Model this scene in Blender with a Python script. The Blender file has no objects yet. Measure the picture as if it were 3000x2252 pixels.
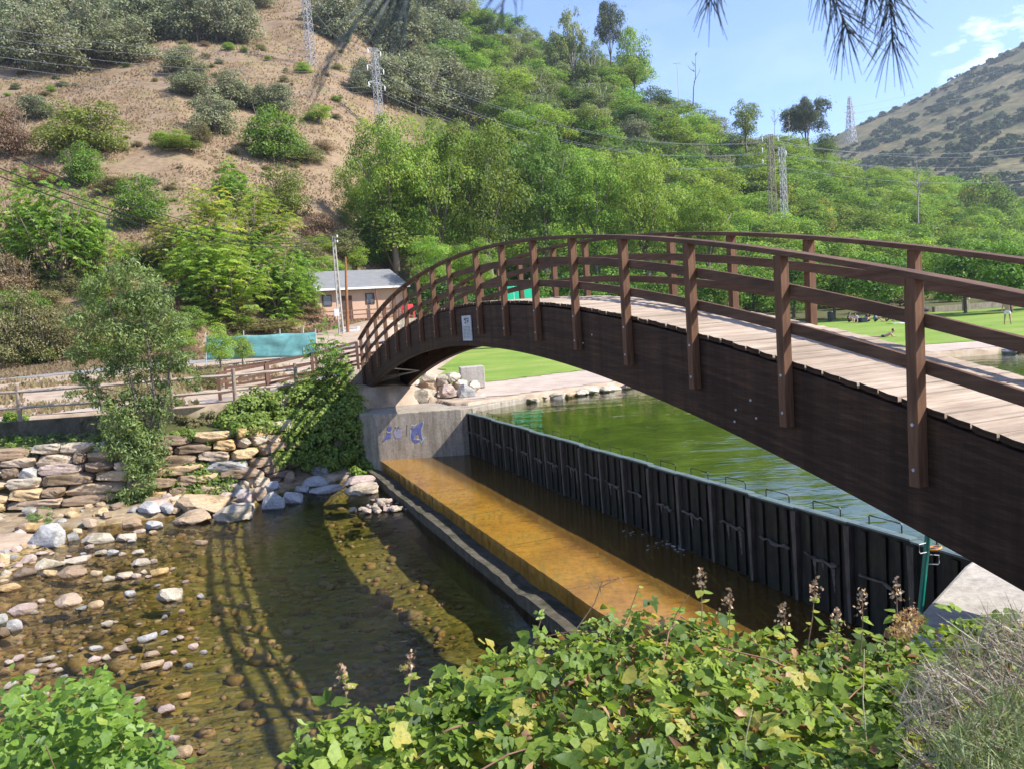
import bpy, math, random
import numpy as np
from mathutils import Vector, Matrix
rng = np.random.default_rng(7); random.seed(7)
R = math.radians
sc = bpy.context.scene
COL = sc.collection
FX, PIT, ROL = 2286.7, 0.0827, 0.0688      # focal length in photo pixels, camera pitch and roll
ZR, ZP, ZA = -4.72, -2.90, -4.22           # river level, pool level, weir apron top (camera eye is z = 0)
# ---------------------------------------------------------------- basic helpers
def ray(x, y):
    a, b = x-1500., y-1126.; c, s = math.cos(ROL), math.sin(ROL)
    x_, y_ = c*a-s*b, s*a+c*b
    u, v = x_/FX, -y_/FX
    return np.array([u, math.cos(PIT)+v*math.sin(PIT), -math.sin(PIT)+v*math.cos(PIT)])
def onz(x, y, z): d = ray(x, y); return d*(z/d[2])
def ony(x, y, Y): d = ray(x, y); return d*(Y/d[1])
TH = -0.367
U2 = np.array([math.sin(TH), math.cos(TH)]); N2 = np.array([U2[1], -U2[0]]); O2 = np.array([3.1633, 6.0669])
def BF(s, q, z): p = O2+U2*s+N2*q; return (p[0], p[1], z)
def sq(x, y):
    dx, dy = x-O2[0], y-O2[1]
    return dx*U2[0]+dy*U2[1], dx*N2[0]+dy*N2[1]
def deck(s): return -0.8963+0.2342*s-0.0106*s*s
def soffit(s): return -0.5-0.0113*(s-11.3)**2
def sstep(e0, e1, x): t = np.clip((x-e0)/(e1-e0), 0, 1); return t*t*(3-2*t)
def vnoise(x, y, seed=0):
    x = np.asarray(x, float); y = np.asarray(y, float)
    xi = np.floor(x).astype(np.int64); yi = np.floor(y).astype(np.int64); xf = x-xi; yf = y-yi
    def h(a, b):
        n = (a*374761393+b*668265263+seed*974634777) & 0x7fffffff
        n = ((n ^ (n >> 13))*1274126177) & 0x7fffffff
        return ((n ^ (n >> 16)) & 0xffff)/65535.
    u = xf*xf*(3-2*xf); v = yf*yf*(3-2*yf)
    return (h(xi, yi)*(1-u)+h(xi+1, yi)*u)*(1-v)+(h(xi, yi+1)*(1-u)+h(xi+1, yi+1)*u)*v
def fbm(x, y, o=4, seed=0):
    s = 0; a = .5; f = 1.
    for i in range(o): s = s+a*vnoise(np.asarray(x)*f+i*17.3, np.asarray(y)*f-i*9.1, seed+i); a *= .5; f *= 2.03
    return s
def prop(o, label=None, cat=None, group=None, kind=None):
    if label: o['label'] = label
    if cat: o['category'] = cat
    if group: o['group'] = group
    if kind: o['kind'] = kind
    return o
def link(o, parent=None):
    COL.objects.link(o)
    if parent is not None: o.parent = parent
    return o
def rawmesh(name, V, F, mat=None, smooth=False):
    me = bpy.data.meshes.new(name)
    V = np.asarray(V, np.float32)
    if isinstance(F, np.ndarray):
        n, k = F.shape
        me.vertices.add(len(V)); me.vertices.foreach_set('co', V.ravel())
        me.loops.add(n*k); me.loops.foreach_set('vertex_index', F.astype(np.int32).ravel())
        me.polygons.add(n); me.polygons.foreach_set('loop_start', np.arange(0, n*k, k, dtype=np.int32))
        me.update(calc_edges=True); me.validate()
    else:
        me.from_pydata([tuple(v) for v in V.tolist()], [], F); me.update()
    if smooth: me.polygons.foreach_set('use_smooth', [True]*len(me.polygons))
    if mat: me.materials.append(mat)
    return me
def mobj(name, me, parent=None): return link(bpy.data.objects.new(name, me), parent)
def empty(name, loc=(0, 0, 0), rz=0, label=None, cat=None, group=None):
    o = bpy.data.objects.new(name, None); o.location = loc; o.rotation_euler = (0, 0, rz)
    o.empty_display_size = .2
    link(o); return prop(o, label, cat, group)
class MB:
    def __init__(s): s.v = []; s.f = []
    def add(s, V, F):
        n = len(s.v); s.v += [tuple(map(float, p)) for p in V]; s.f += [tuple(i+n for i in f) for f in F]; return s
    def hexa(s, P):      # 8 points: bottom 4 ccw, top 4 ccw
        return s.add(P, [(3, 2, 1, 0), (4, 5, 6, 7), (0, 1, 5, 4), (1, 2, 6, 5), (2, 3, 7, 6), (3, 0, 4, 7)])
    def box(s, c, d, M=None):
        x, y, z = d[0]/2, d[1]/2, d[2]/2
        P = [Vector(p) for p in ((-x, -y, -z), (x, -y, -z), (x, y, -z), (-x, y, -z), (-x, -y, z), (x, -y, z), (x, y, z), (-x, y, z))]
        if M is not None: P = [M @ p for p in P]
        return s.hexa([p+Vector(c) for p in P])
    def prism(s, poly, z0, z1):     # poly ccw list of (x,y); z may be per-vertex lists
        n = len(poly); a = z0 if hasattr(z0, '__len__') else [z0]*n; b = z1 if hasattr(z1, '__len__') else [z1]*n
        V = [(p[0], p[1], a[i]) for i, p in enumerate(poly)]+[(p[0], p[1], b[i]) for i, p in enumerate(poly)]
        F = [tuple(range(n-1, -1, -1)), tuple(range(n, 2*n))]+[(i, (i+1) % n, n+(i+1) % n, n+i) for i in range(n)]
        return s.add(V, F)
    def tube(s, pts, rad, n=6, cap=True):
        pts = [Vector(p) for p in pts]; m = len(pts)
        rad = rad if hasattr(rad, '__len__') else [rad]*m
        V = []; F = []; ref = None
        for i, p in enumerate(pts):
            t = (pts[min(i+1, m-1)]-pts[max(i-1, 0)])
            t = t.normalized() if t.length > 1e-9 else Vector((0, 0, 1))
            if ref is None: ref = Vector((0, 0, 1)) if abs(t.z) < .9 else Vector((1, 0, 0))
            a = t.cross(ref).normalized(); b = t.cross(a).normalized(); ref = -b if False else ref
            for k in range(n):
                an = 2*math.pi*k/n; V.append(p+(a*math.cos(an)+b*math.sin(an))*rad[i])
        for i in range(m-1):
            for k in range(n):
                k2 = (k+1) % n; F.append((i*n+k, i*n+k2, (i+1)*n+k2, (i+1)*n+k))
        if cap: F.append(tuple(range(n-1, -1, -1))); F.append(tuple(range((m-1)*n, m*n)))
        return s.add(V, F)
    def bar(s, a, b, w, h, up=(0, 0, 1)):   # rectangular bar from a to b
        a = Vector(a); b = Vector(b); t = (b-a).normalized(); sd = t.cross(Vector(up)).normalized(); u = sd.cross(t)
        P = [p+sd*i*w/2+u*j*h/2 for p in (a, b) for i, j in ((-1, -1), (1, -1), (1, 1), (-1, 1))]
        return s.add(P, [(0, 3, 2, 1), (4, 5, 6, 7), (0, 1, 5, 4), (1, 2, 6, 5), (2, 3, 7, 6), (3, 0, 4, 7)])
    def build(s, name, mat, parent=None, smooth=False, bevel=0):
        me = rawmesh(name, s.v, s.f, mat, smooth); o = mobj(name, me, parent)
        if bevel: md = o.modifiers.new('b', 'BEVEL'); md.width = bevel; md.segments = 2; md.limit_method = 'ANGLE'
        return o
# ---------------------------------------------------------------- materials
class NT:
    def __init__(s, name):
        s.m = bpy.data.materials.new(name); s.m.use_nodes = True; s.t = s.m.node_tree; s.t.nodes.clear()
        s.out = s.n('ShaderNodeOutputMaterial')
    def n(s, typ, **kw):
        nd = s.t.nodes.new(typ)
        for k, v in kw.items():
            if k.startswith('_'): setattr(nd, k[1:], v)
        return nd
    def l(s, a, b): s.t.links.new(a, b)
    def coord(s, kind='Object', scale=(1, 1, 1), rot=(0, 0, 0)):
        c = s.n('ShaderNodeTexCoord'); m = s.n('ShaderNodeMapping'); m.inputs['Scale'].default_value = scale; m.inputs['Rotation'].default_value = rot
        s.l(c.outputs[kind], m.inputs[0]); return m.outputs[0]
    def pos(s, scale=(1, 1, 1), rot=(0, 0, 0)):
        c = s.n('ShaderNodeNewGeometry'); m = s.n('ShaderNodeMapping'); m.inputs['Scale'].default_value = scale; m.inputs['Rotation'].default_value = rot
        s.l(c.outputs['Position'], m.inputs[0]); return m.outputs[0]
    def noise(s, vec, scale, detail=5, rough=.6, dist=0):
        n = s.n('ShaderNodeTexNoise'); n.inputs['Scale'].default_value = scale; n.inputs['Detail'].default_value = detail
        n.inputs['Roughness'].default_value = rough; n.inputs['Distortion'].default_value = dist; s.l(vec, n.inputs['Vector']); return n.outputs[0]
    def voro(s, vec, scale, out='Color', feat='F1'):
        n = s.n('ShaderNodeTexVoronoi'); n.feature = feat; n.inputs['Scale'].default_value = scale; s.l(vec, n.inputs['Vector']); return n.outputs[out]
    def ramp(s, fac, stops):
        r = s.n('ShaderNodeValToRGB'); e = r.color_ramp.elements
        while len(e) < len(stops): e.new(.5)
        for i, (p, c) in enumerate(stops): e[i].position = p; e[i].color = (*c, 1) if len(c) == 3 else c
        s.l(fac, r.inputs[0]); return r.outputs[0]
    def mix(s, a, b, fac, mode='MIX'):
        m = s.n('ShaderNodeMix'); m.data_type = 'RGBA'; m.blend_type = mode
        for v, i in ((a, 6), (b, 7)):
            if isinstance(v, tuple): m.inputs[i].default_value = (*v, 1)
            else: s.l(v, m.inputs[i])
        if isinstance(fac, (int, float)): m.inputs[0].default_value = fac
        else: s.l(fac, m.inputs[0])
        return m.outputs[2]
    def math(s, op, a, b=0., c=None):
        m = s.n('ShaderNodeMath'); m.operation = op
        for v, i in ((a, 0), (b, 1), (c, 2)):
            if v is None: continue
            if isinstance(v, (int, float)): m.inputs[i].default_value = v
            else: s.l(v, m.inputs[i])
        return m.outputs[0]
    def bump(s, h, strength=.5, dist=.02):
        b = s.n('ShaderNodeBump'); b.inputs['Strength'].default_value = strength; b.inputs['Distance'].default_value = dist; s.l(h, b.inputs['Height']); return b.outputs[0]
    def pbr(s, col, rough=.8, nrm=None, spec=.3, metal=0):
        p = s.n('ShaderNodeBsdfPrincipled')
        if isinstance(col, tuple): p.inputs['Base Color'].default_value = (*col, 1)
        else: s.l(col, p.inputs['Base Color'])
        if isinstance(rough, (int, float)): p.inputs['Roughness'].default_value = rough
        else: s.l(rough, p.inputs['Roughness'])
        p.inputs['Specular IOR Level'].default_value = spec; p.inputs['Metallic'].default_value = metal
        if nrm is not None: s.l(nrm, p.inputs['Normal'])
        s.l(p.outputs[0], s.out.inputs[0]); return s.m
def plain(name, c1, c2, scale=6, rough=.8, bump=.3, dist=.01, spec=.3, metal=0, stretch=(1, 1, 1), kind='Object'):
    t = NT(name); v = t.coord(kind, stretch); n = t.noise(v, scale, 6, .65)
    col = t.ramp(n, [(.3, c1), (.7, c2)]); n2 = t.noise(v, scale*5, 4)
    return t.pbr(col, rough, t.bump(n2, bump, dist), spec, metal)
def foliage(name, dark, mid, light, yellow=None, yfrac=.0, trans=.38, hue=.04, val=.35, gloss=.02, mottle=0):
    t = NT(name)
    a = t.n('ShaderNodeAttribute'); a.attribute_name = 'rnd'; f = a.outputs['Fac']
    st = [(0., dark), (.45, mid), (.85, light)]
    if yellow: st = [(0., dark), (.4, mid), (max(.5, 1-yfrac-.08), light), (1-yfrac*.5, yellow)]
    col = t.ramp(f, st)
    if mottle:
        col = t.mix(col, t.ramp(t.noise(t.pos(), 70, 5, .7), [(.32, (.62, .66, .55)), (.52, (1, 1, 1)), (.74, (1.25, 1.15, 1.0))]), .9, 'MULTIPLY'); col = t.mix(col, (.24, .13, .045), t.ramp(t.noise(t.pos(), 34, 6, .75), [(.62, (0, 0, 0)), (.70, (.75, .75, .75))]))
    oi = t.n('ShaderNodeObjectInfo'); h = t.n('ShaderNodeHueSaturation')
    t.l(t.math('MULTIPLY_ADD', oi.outputs['Random'], hue, .5-hue/2), h.inputs['Hue'])
    r2 = t.math('FRACT', t.math('MULTIPLY', oi.outputs['Random'], 7.31))
    t.l(t.math('MULTIPLY_ADD', r2, val, 1-val/2), h.inputs['Value']); t.l(col, h.inputs['Color'])
    d = t.n('ShaderNodeBsdfDiffuse'); tr = t.n('ShaderNodeBsdfTranslucent'); g = t.n('ShaderNodeBsdfGlossy'); g.inputs['Roughness'].default_value = .55
    t.l(h.outputs[0], d.inputs[0]); tc = t.mix(h.outputs[0], (1., .95, .45), .6, 'MULTIPLY'); tb = t.mix(tc, (1.7, 1.7, 1.7), 1., 'MULTIPLY'); t.l(tb, tr.inputs[0])
    g.inputs['Color'].default_value = (.8, .85, .9, 1)
    m = t.n('ShaderNodeMixShader'); m.inputs[0].default_value = trans; t.l(d.outputs[0], m.inputs[1]); t.l(tr.outputs[0], m.inputs[2])
    m2 = t.n('ShaderNodeMixShader'); m2.inputs[0].default_value = gloss; t.l(m.outputs[0], m2.inputs[1]); t.l(g.outputs[0], m2.inputs[2])
    t.l(m2.outputs[0], t.out.inputs[0]); return t.m
M = {}
def wood(name, c1, c2, c3, axis, rough=.75):
    t = NT(name); st = [14, 14, 14]; st[axis] = .9; v = t.coord('Object', tuple(st)); n = t.noise(v, 2.2, 8, .7, .4)
    v2 = t.coord('Object'); big = t.noise(v2, 1.1, 4)
    col = t.mix(t.ramp(n, [(.3, c1), (.55, c2), (.75, c3)]), t.ramp(big, [(.35, (.72, .72, .72)), (.65, (1.12, 1.1, 1.08))]), 1., 'MULTIPLY')
    return t.pbr(col, rough, t.bump(n, .35, .006), .25)
M['wood'] = wood('bridge_wood', (.08, .038, .019), (.155, .078, .042), (.215, .118, .068), 2)
def beammat():
    t = NT('beam_wood'); v = t.coord('Object', (14, .9, 14)); n = t.noise(v, 2.2, 8, .7, .4); sx = t.n('ShaderNodeSeparateXYZ'); t.l(t.coord('Object'), sx.inputs[0]); y, z = sx.outputs[1], sx.outputs[2]
    arc = t.math('SUBTRACT', t.math('MULTIPLY', y, .2342), t.math('MULTIPLY', t.math('MULTIPLY', y, y), .0108)); lam = t.math('DIVIDE', t.math('SUBTRACT', z, arc), .046)
    fr = t.math('FRACT', lam); wn = t.n('ShaderNodeTexWhiteNoise'); wn.noise_dimensions = '2D'; cb_ = t.n('ShaderNodeCombineXYZ'); t.l(t.math('FLOOR', lam), cb_.inputs[0]); t.l(t.math('FLOOR', t.math('ADD', t.math('MULTIPLY', y, .35), t.math('MULTIPLY', t.math('FLOOR', lam), .37))), cb_.inputs[1]); t.l(cb_.outputs[0], wn.inputs[0])
    col = t.ramp(n, [(.3, (.027, .013, .0065)), (.55, (.055, .028, .0145)), (.75, (.085, .047, .026))])
    col = t.mix(col, t.ramp(wn.outputs[0], [(0, (.72, .70, .68)), (1, (1.25, 1.2, 1.15))]), 1., 'MULTIPLY')
    col = t.mix(col, t.ramp(fr, [(0, (.35, .33, .32)), (.09, (1, 1, 1)), (.93, (1, 1, 1)), (1, (.45, .43, .42))]), .8, 'MULTIPLY')
    dr = t.noise(t.coord('Object', (1, 2.2, .18)), 2., 7, .7); col = t.mix(col, t.ramp(dr, [(.36, (.5, .48, .46)), (.55, (1, 1, 1)), (.72, (1.5, 1.4, 1.3))]), .85, 'MULTIPLY')
    return t.pbr(col, .72, t.bump(t.math('ADD', n, t.math('MULTIPLY', t.math('LESS_THAN', fr, .08), -.5)), .35, .006), .25)
M['beam'] = beammat()
M['rail'] = wood('rail_wood', (.07, .035, .019), (.125, .068, .040), (.175, .105, .068), 1)
def deckmat():
    t = NT('deck_wood'); v = t.coord('Object', (.7, 9, 9), (0, 0, 0)); n = t.noise(v, 2.4, 8, .7, .3)
    p = t.coord('Object', (.05, 4.7, 1)); pl = t.voro(t.coord('Object', (.02, 1.0/.2128, .02)), 1., 'Color'); big = t.noise(t.coord('Object'), .9, 4)
    col = t.ramp(n, [(.28, (.235, .18, .135)), (.5, (.41, .33, .255)), (.75, (.54, .455, .365))])
    sx = t.n('ShaderNodeSeparateColor'); t.l(pl, sx.inputs[0])
    col = t.mix(col, t.ramp(sx.outputs[0], [(0, (.78, .76, .74)), (1, (1.12, 1.1, 1.08))]), 1., 'MULTIPLY')
    col = t.mix(col, t.ramp(big, [(.35, (.8, .78, .76)), (.6, (1.05, 1.05, 1.05))]), 1., 'MULTIPLY')
    return t.pbr(col, .85, t.bump(n, .4, .006), .15)
M['deck'] = deckmat()
def concrete(name, c1, c2, stain=.5, moss=None):
    t = NT(name); v = t.pos(); n = t.noise(v, 1.6, 8, .65); f = t.noise(v, 14, 6, .7)
    col = t.ramp(n, [(.3, c1), (.68, c2)])
    col = t.mix(col, t.ramp(f, [(.35, (.72, .7, .68)), (.6, (1.06, 1.06, 1.06))]), .8, 'MULTIPLY')
    vs = t.noise(t.pos((3., 3., .35)), 2.0, 6, .7)
    col = t.mix(col, t.ramp(vs, [(.36, (.32, .3, .28)), (.55, (1, 1, 1))]), stain, 'MULTIPLY')
    if moss: col = t.mix(col, moss, t.ramp(t.noise(v, 2.3, 6), [(.52, (0, 0, 0)), (.66, (.8, .8, .8))]))
    return t.pbr(col, .88, t.bump(f, .5, .015), .2)
M['conc'] = concrete('weathered_concrete', (.30, .255, .195), (.43, .375, .30), .55)
M['conc_pale'] = concrete('pale_concrete', (.37, .335, .285), (.48, .44, .38), .3)
M['conc_dark'] = concrete('damp_concrete', (.07, .06, .042), (.125, .11, .08), .5, (.03, .034, .014))
def apronmat():
    t = NT('wet_apron'); v = t.pos(); n = t.noise(v, .7, 7, .6, .3); f = t.noise(v, 9, 6, .7)
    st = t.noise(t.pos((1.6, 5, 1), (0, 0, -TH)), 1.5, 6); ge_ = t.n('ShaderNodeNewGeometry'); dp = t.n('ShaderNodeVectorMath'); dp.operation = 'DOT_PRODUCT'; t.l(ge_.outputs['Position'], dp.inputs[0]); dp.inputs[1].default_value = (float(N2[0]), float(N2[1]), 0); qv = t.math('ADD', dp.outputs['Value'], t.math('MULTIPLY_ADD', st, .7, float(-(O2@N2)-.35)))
    col = t.ramp(n, [(.28, (.215, .10, .015)), (.5, (.325, .16, .02)), (.7, (.29, .17, .03))])
    col = t.mix(col, t.ramp(f, [(.3, (.6, .56, .52)), (.55, (1.08, 1.08, 1.08))]), .85, 'MULTIPLY')
    col = t.mix(col, t.ramp(st, [(.3, (.7, .66, .62)), (.6, (1, 1, 1))]), .6, 'MULTIPLY')
    col = t.mix(col, (.035, .022, .008), t.ramp(qv, [(.0, (0, 0, 0)), (.62, (0, 0, 0)), (.95, (.75, .75, .75))]))  # painted shade: apron colour darkened in a strip beside the dam
    dps = t.n('ShaderNodeVectorMath'); dps.operation = 'DOT_PRODUCT'; t.l(ge_.outputs['Position'], dps.inputs[0]); dps.inputs[1].default_value = (float(U2[0]), float(U2[1]), 0); jf = t.math('FRACT', t.math('MULTIPLY', t.math('ADD', dps.outputs['Value'], t.math('MULTIPLY', f, .03)), .37))
    col = t.mix(col, (.10, .055, .015), t.ramp(jf, [(0, (.7, .7, .7)), (.012, (.5, .5, .5)), (.02, (0, 0, 0))]))
    al = t.noise(t.pos((6, .8, 1), (0, 0, -TH)), 1.2, 7, .7); col = t.mix(col, (.16, .105, .02), t.ramp(al, [(.52, (0, 0, 0)), (.64, (.65, .65, .65))]))
    rip = t.noise(t.pos((1.2, 4, 1), (0, 0, -TH)), 5, 4)
    return t.pbr(col, .13, t.bump(rip, .12, .02), .45)
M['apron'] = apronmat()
def stonemat(name, stops, band=.35):
    t = NT(name); v = t.coord('Object'); oi = t.n('ShaderNodeObjectInfo')
    n = t.noise(v, 2.2, 7, .65); f = t.noise(v, 16, 6, .72)
    col = t.ramp(t.math('FRACT', t.math('ADD', oi.outputs['Random'], t.math('MULTIPLY', n, .22))), stops)
    w = t.n('ShaderNodeTexWave'); w.wave_type = 'BANDS'; w.bands_direction = 'Z'; w.inputs['Scale'].default_value = 2.5; w.inputs['Distortion'].default_value = 5; w.inputs['Detail'].default_value = 4
    t.l(v, w.inputs[0])
    col = t.mix(col, t.ramp(w.outputs[1], [(.1, (.74, .71, .68)), (.6, (1.04, 1.03, 1.02))]), band, 'MULTIPLY')
    col = t.mix(col, t.ramp(f, [(.34, (.6, .57, .53)), (.58, (1.08, 1.07, 1.06))]), .7, 'MULTIPLY')
    pz = t.n('ShaderNodeSeparateXYZ'); t.l(t.pos(), pz.inputs[0]); wet = t.math('ADD', pz.outputs[2], t.math('MULTIPLY', f, .06))
    mr_ = t.n('ShaderNodeMapRange'); mr_.inputs[1].default_value = ZR+.035; mr_.inputs[2].default_value = ZR+.075; t.l(wet, mr_.inputs[0])
    col = t.mix(t.mix(col, (.42, .38, .32), 1., 'MULTIPLY'), col, mr_.outputs[0])
    ms_ = t.noise(t.pos(), 1.7, 6, .7); col = t.mix(col, t.mix(col, (.5, .5, .42), 1., 'MULTIPLY'), t.ramp(ms_, [(.5, (0, 0, 0)), (.62, (.8, .8, .8))]))
    return t.pbr(col, .85, t.bump(f, .8, .03), .2)
M['stone_tan'] = stonemat('tan_stone', [(0, (.44, .33, .22)), (.3, (.50, .36, .21)), (.6, (.52, .44, .34)), (1, (.40, .29, .2))])
M['stone_grey'] = stonemat('grey_stone', [(0, (.36, .35, .34)), (.5, (.46, .45, .43)), (1, (.30, .29, .28))])
M['stone_pale'] = stonemat('pale_stone', [(0, (.46, .40, .31)), (.5, (.51, .445, .35)), (1, (.40, .34, .26))])
M['stone_brown'] = stonemat('brown_stone', [(0, (.26, .19, .13)), (.5, (.34, .245, .16)), (1, (.21, .16, .12))])
M['stone_pink'] = stonemat('pink_stone', [(0, (.50, .38, .32)), (.5, (.56, .44, .37)), (1, (.43, .33, .29))])
M['stone_ochre'] = stonemat('ochre_stone', [(0, (.56, .38, .17)), (.5, (.50, .34, .17)), (1, (.58, .44, .26))])
M['log'] = wood('fence_log', (.19, .14, .105), (.30, .235, .18), (.42, .35, .28), 2, .9)
M['logx'] = wood('fence_rail', (.24, .19, .15), (.38, .32, .26), (.50, .43, .36), 0, .9)
M['ramp'] = wood('ramp_wood', (.10, .052, .036), (.165, .09, .062), (.22, .13, .09), 2, .85)
def dammat():
    t = NT('dam_plate'); oi = t.n('ShaderNodeObjectInfo'); v = t.coord('Object', (5, 5, .8)); a = t.n('ShaderNodeVectorMath'); a.operation = 'ADD'; t.l(v, a.inputs[0]); cb_ = t.n('ShaderNodeCombineXYZ'); r9 = t.math('MULTIPLY', oi.outputs['Random'], 57.); t.l(r9, cb_.inputs[0]); t.l(r9, cb_.inputs[2]); t.l(cb_.outputs[0], a.inputs[1])
    n = t.noise(a.outputs[0], 2.2, 7, .7); b2 = t.n('ShaderNodeVectorMath'); b2.operation = 'ADD'; t.l(t.coord('Object', (.6, 1, 2.2)), b2.inputs[0]); t.l(cb_.outputs[0], b2.inputs[1]); n2 = t.noise(b2.outputs[0], 2., 6, .7)
    col = t.ramp(n, [(.3, (.006, .006, .005)), (.5, (.018, .017, .013)), (.66, (.04, .036, .027)), (.78, (.10, .092, .075))])
    col = t.mix(col, (.028, .034, .012), t.ramp(n2, [(.5, (0, 0, 0)), (.66, (.7, .7, .7))])); return t.pbr(col, .6, t.bump(n, .5, .01), .3)
M['dam'] = dammat()
M['damrib'] = plain('dam_post_wood', (.045, .038, .03), (.19, .165, .135), 4, .9, .5, .01, .15, 0, (8, 8, .8))
M['damtop'] = plain('dam_flange', (.09, .125, .115), (.15, .20, .185), 4, .45, .2, .004, .5, .1)
M['damwood'] = plain('bleached_wood', (.05, .045, .036), (.24, .215, .185), 5, .95, .6, .02, .1, 0, (1, 8, 8))
M['blackmetal'] = plain('black_metal', (.012, .012, .012), (.03, .03, .03), 6, .4, .1, .002, .5)
M['steel'] = plain('galvanised_steel', (.34, .35, .36), (.5, .51, .52), 5, .5, .1, .003, .5, .25)
M['rust'] = plain('rusty_steel', (.19, .085, .035), (.32, .15, .07), 4, .8, .3, .004, .2)
M['green'] = plain('green_paint', (.0, .16, .11), (.01, .22, .15), 4, .35, .1, .002, .5)
M['orange'] = plain('orange_plastic', (.75, .25, .02), (.85, .32, .04), 4, .4, .1, .002, .5)
M['white'] = plain('white_paint', (.72, .71, .68), (.82, .81, .78), 3, .7, .2, .004)
M['bark'] = plain('grey_bark', (.10, .08, .06), (.22, .18, .14), 5, .95, .7, .03, .1, 0, (4, 4, .8))
M['palebark'] = plain('pale_bark', (.28, .25, .21), (.42, .39, .34), 5, .95, .5, .02, .1, 0, (4, 4, .8))
M['twig'] = plain('brown_twig', (.16, .10, .06), (.28, .19, .12), 8, .9, .3, .003, .1)
# foliage palettes
M['f_broad'] = foliage('broadleaf_green', (.055, .10, .015), (.14, .22, .03), (.235, .33, .055), (.32, .32, .06), .10, .40, .05, .5)
M['f_lime'] = foliage('lime_green', (.065, .115, .015), (.165, .265, .03), (.265, .38, .06), (.38, .36, .06), .14, .45, .03, .3)
M['f_oak'] = foliage('grey_oak', (.095, .11, .055), (.18, .20, .105), (.265, .285, .16), (.29, .275, .14), .08, .25, .03, .3)
M['f_dark'] = foliage('dark_green', (.03, .065, .016), (.075, .14, .028), (.13, .21, .04), None, 0, .35, .04, .4)
M['f_domelime'] = foliage('shrub_lime', (.07, .09, .015), (.16, .19, .03), (.25, .28, .055), None, 0, .38, .02, .15)
M['f_domegreen'] = foliage('shrub_green', (.045, .09, .012), (.11, .20, .024), (.19, .30, .045), None, 0, .4, .02, .15)
M['f_ailyel'] = foliage('frond_yellow', (.08, .12, .018), (.19, .25, .034), (.30, .33, .055), (.42, .35, .07), .22, .45, .03, .2)
M['f_pine'] = foliage('pine_green', (.03, .045, .02), (.065, .085, .035), (.12, .13, .05), None, 0, .2, .03, .3)
M['f_poplar'] = foliage('poplar_green', (.08, .11, .035), (.17, .215, .075), (.27, .32, .13), None, 0, .4, .03, .3)
M['f_willow'] = foliage('willow_green', (.075, .11, .035), (.165, .22, .07), (.26, .32, .11), (.36, .34, .09), .12, .4, .02, .2)
M['f_ail'] = foliage('frond_green', (.07, .13, .018), (.17, .28, .035), (.26, .38, .06), (.40, .38, .07), .10, .45, .03, .3)
M['f_yel'] = foliage('yellowing_green', (.08, .10, .014), (.20, .23, .03), (.32, .33, .05), (.46, .33, .06), .28, .42, .03, .3)
M['f_olive'] = foliage('olive_scrub', (.085, .085, .028), (.175, .175, .06), (.26, .25, .10), (.27, .20, .10), .2, .3, .04, .4)
M['f_dry'] = foliage('dry_brush', (.12, .08, .04), (.23, .155, .085), (.34, .25, .14), None, 0, .3, .03, .4)
M['f_ivy'] = foliage('ivy_green', (.055, .095, .016), (.135, .20, .03), (.23, .30, .055), (.28, .26, .07), .06, .35, .02, .2)
M['f_bramble'] = foliage('bramble_leaf', (.05, .095, .012), (.155, .235, .028), (.26, .345, .055), (.40, .36, .075), .12, .45, .0, .0, .02, 1)
M['f_alder'] = foliage('alder_leaf', (.045, .10, .013), (.135, .235, .026), (.22, .335, .046), (.32, .38, .07), .12, .45, .0, .0, .03, 1)
M['f_deadleaf'] = foliage('dead_leaf', (.16, .07, .03), (.30, .16, .07), (.45, .28, .14), None, 0, .35, .0, .0, .03)
M['f_seed'] = foliage('dry_seed', (.22, .13, .075), (.36, .235, .14), (.48, .35, .23), None, 0, .1, .0, .0, .02)
M['f_plane'] = foliage('plane_leaf', (.05, .105, .012), (.11, .205, .024), (.19, .31, .045), None, 0, .4, .03, .25)
M['f_needle'] = foliage('needle_green', (.012, .024, .022), (.022, .04, .034), (.04, .065, .05), None, 0, .15, .0, .0, .05)
M['f_broom'] = foliage('dry_broom', (.14, .11, .075), (.25, .205, .145), (.36, .31, .23), None, 0, .1, .0, .0, .02)
M['f_broomgreen'] = foliage('green_broom', (.08, .115, .035), (.17, .21, .08), (.26, .30, .13), None, 0, .2, .0, .0, .02)
# ---------------------------------------------------------------- terrain
PXC = np.array([-900, 0, 600, 1000, 1200, 1330, 1480, 1600, 1720, 1880, 2000, 2100, 2200, 2300, 2400, 2500, 2700, 2850, 3000, 3600.])
HA = (PXC-1500)/FX
HYT = np.array([47, 49, 54, 70, 84, 92, 96, 98, 100, 104, 106, 108, 110, 112, 114, 116, 120, 124, 128, 140.])
HYC = np.array([480, 470, 450, 430, 390, 330, 310, 290, 280, 260, 250, 250, 250, 260, 270, 290, 300, 300, 300, 300.])
HEC = np.array([.52, .51, .505, .50, .46, .4145, .386, .3625, .34, .31, .268, .247, .222, .214, .207, .191, .1675, .150, .124, .08])
HTR = np.array([0, 0, 0, 0, 4, 6, 8, 8, 9, 9, 9, 9, 9, 9, 11, 13, 13, 13, 13, 12.])
HZC = HEC*HYC-HTR
QE = np.array([-60, -15, -7, -4.5, -3.0, -1.0, 1.9, 2.6, 5.1, 9.3, 20, 27, 45, 90.])
SE = np.array([19.6, 19.0, 18.5, 18.5, 20.3, 20.6, 20.6, 19.6, 20.4, 21.3, 20.5, 18.6, 17.5, 20.])
QK = np.array([-60, -11, -4.5, -3, -1, 3.]); KK = np.array([1.05, 1., .62, .36, .3, .3])
QZ = np.array([-60, -1.2, 2.2, 3.2, 90]); 
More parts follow.
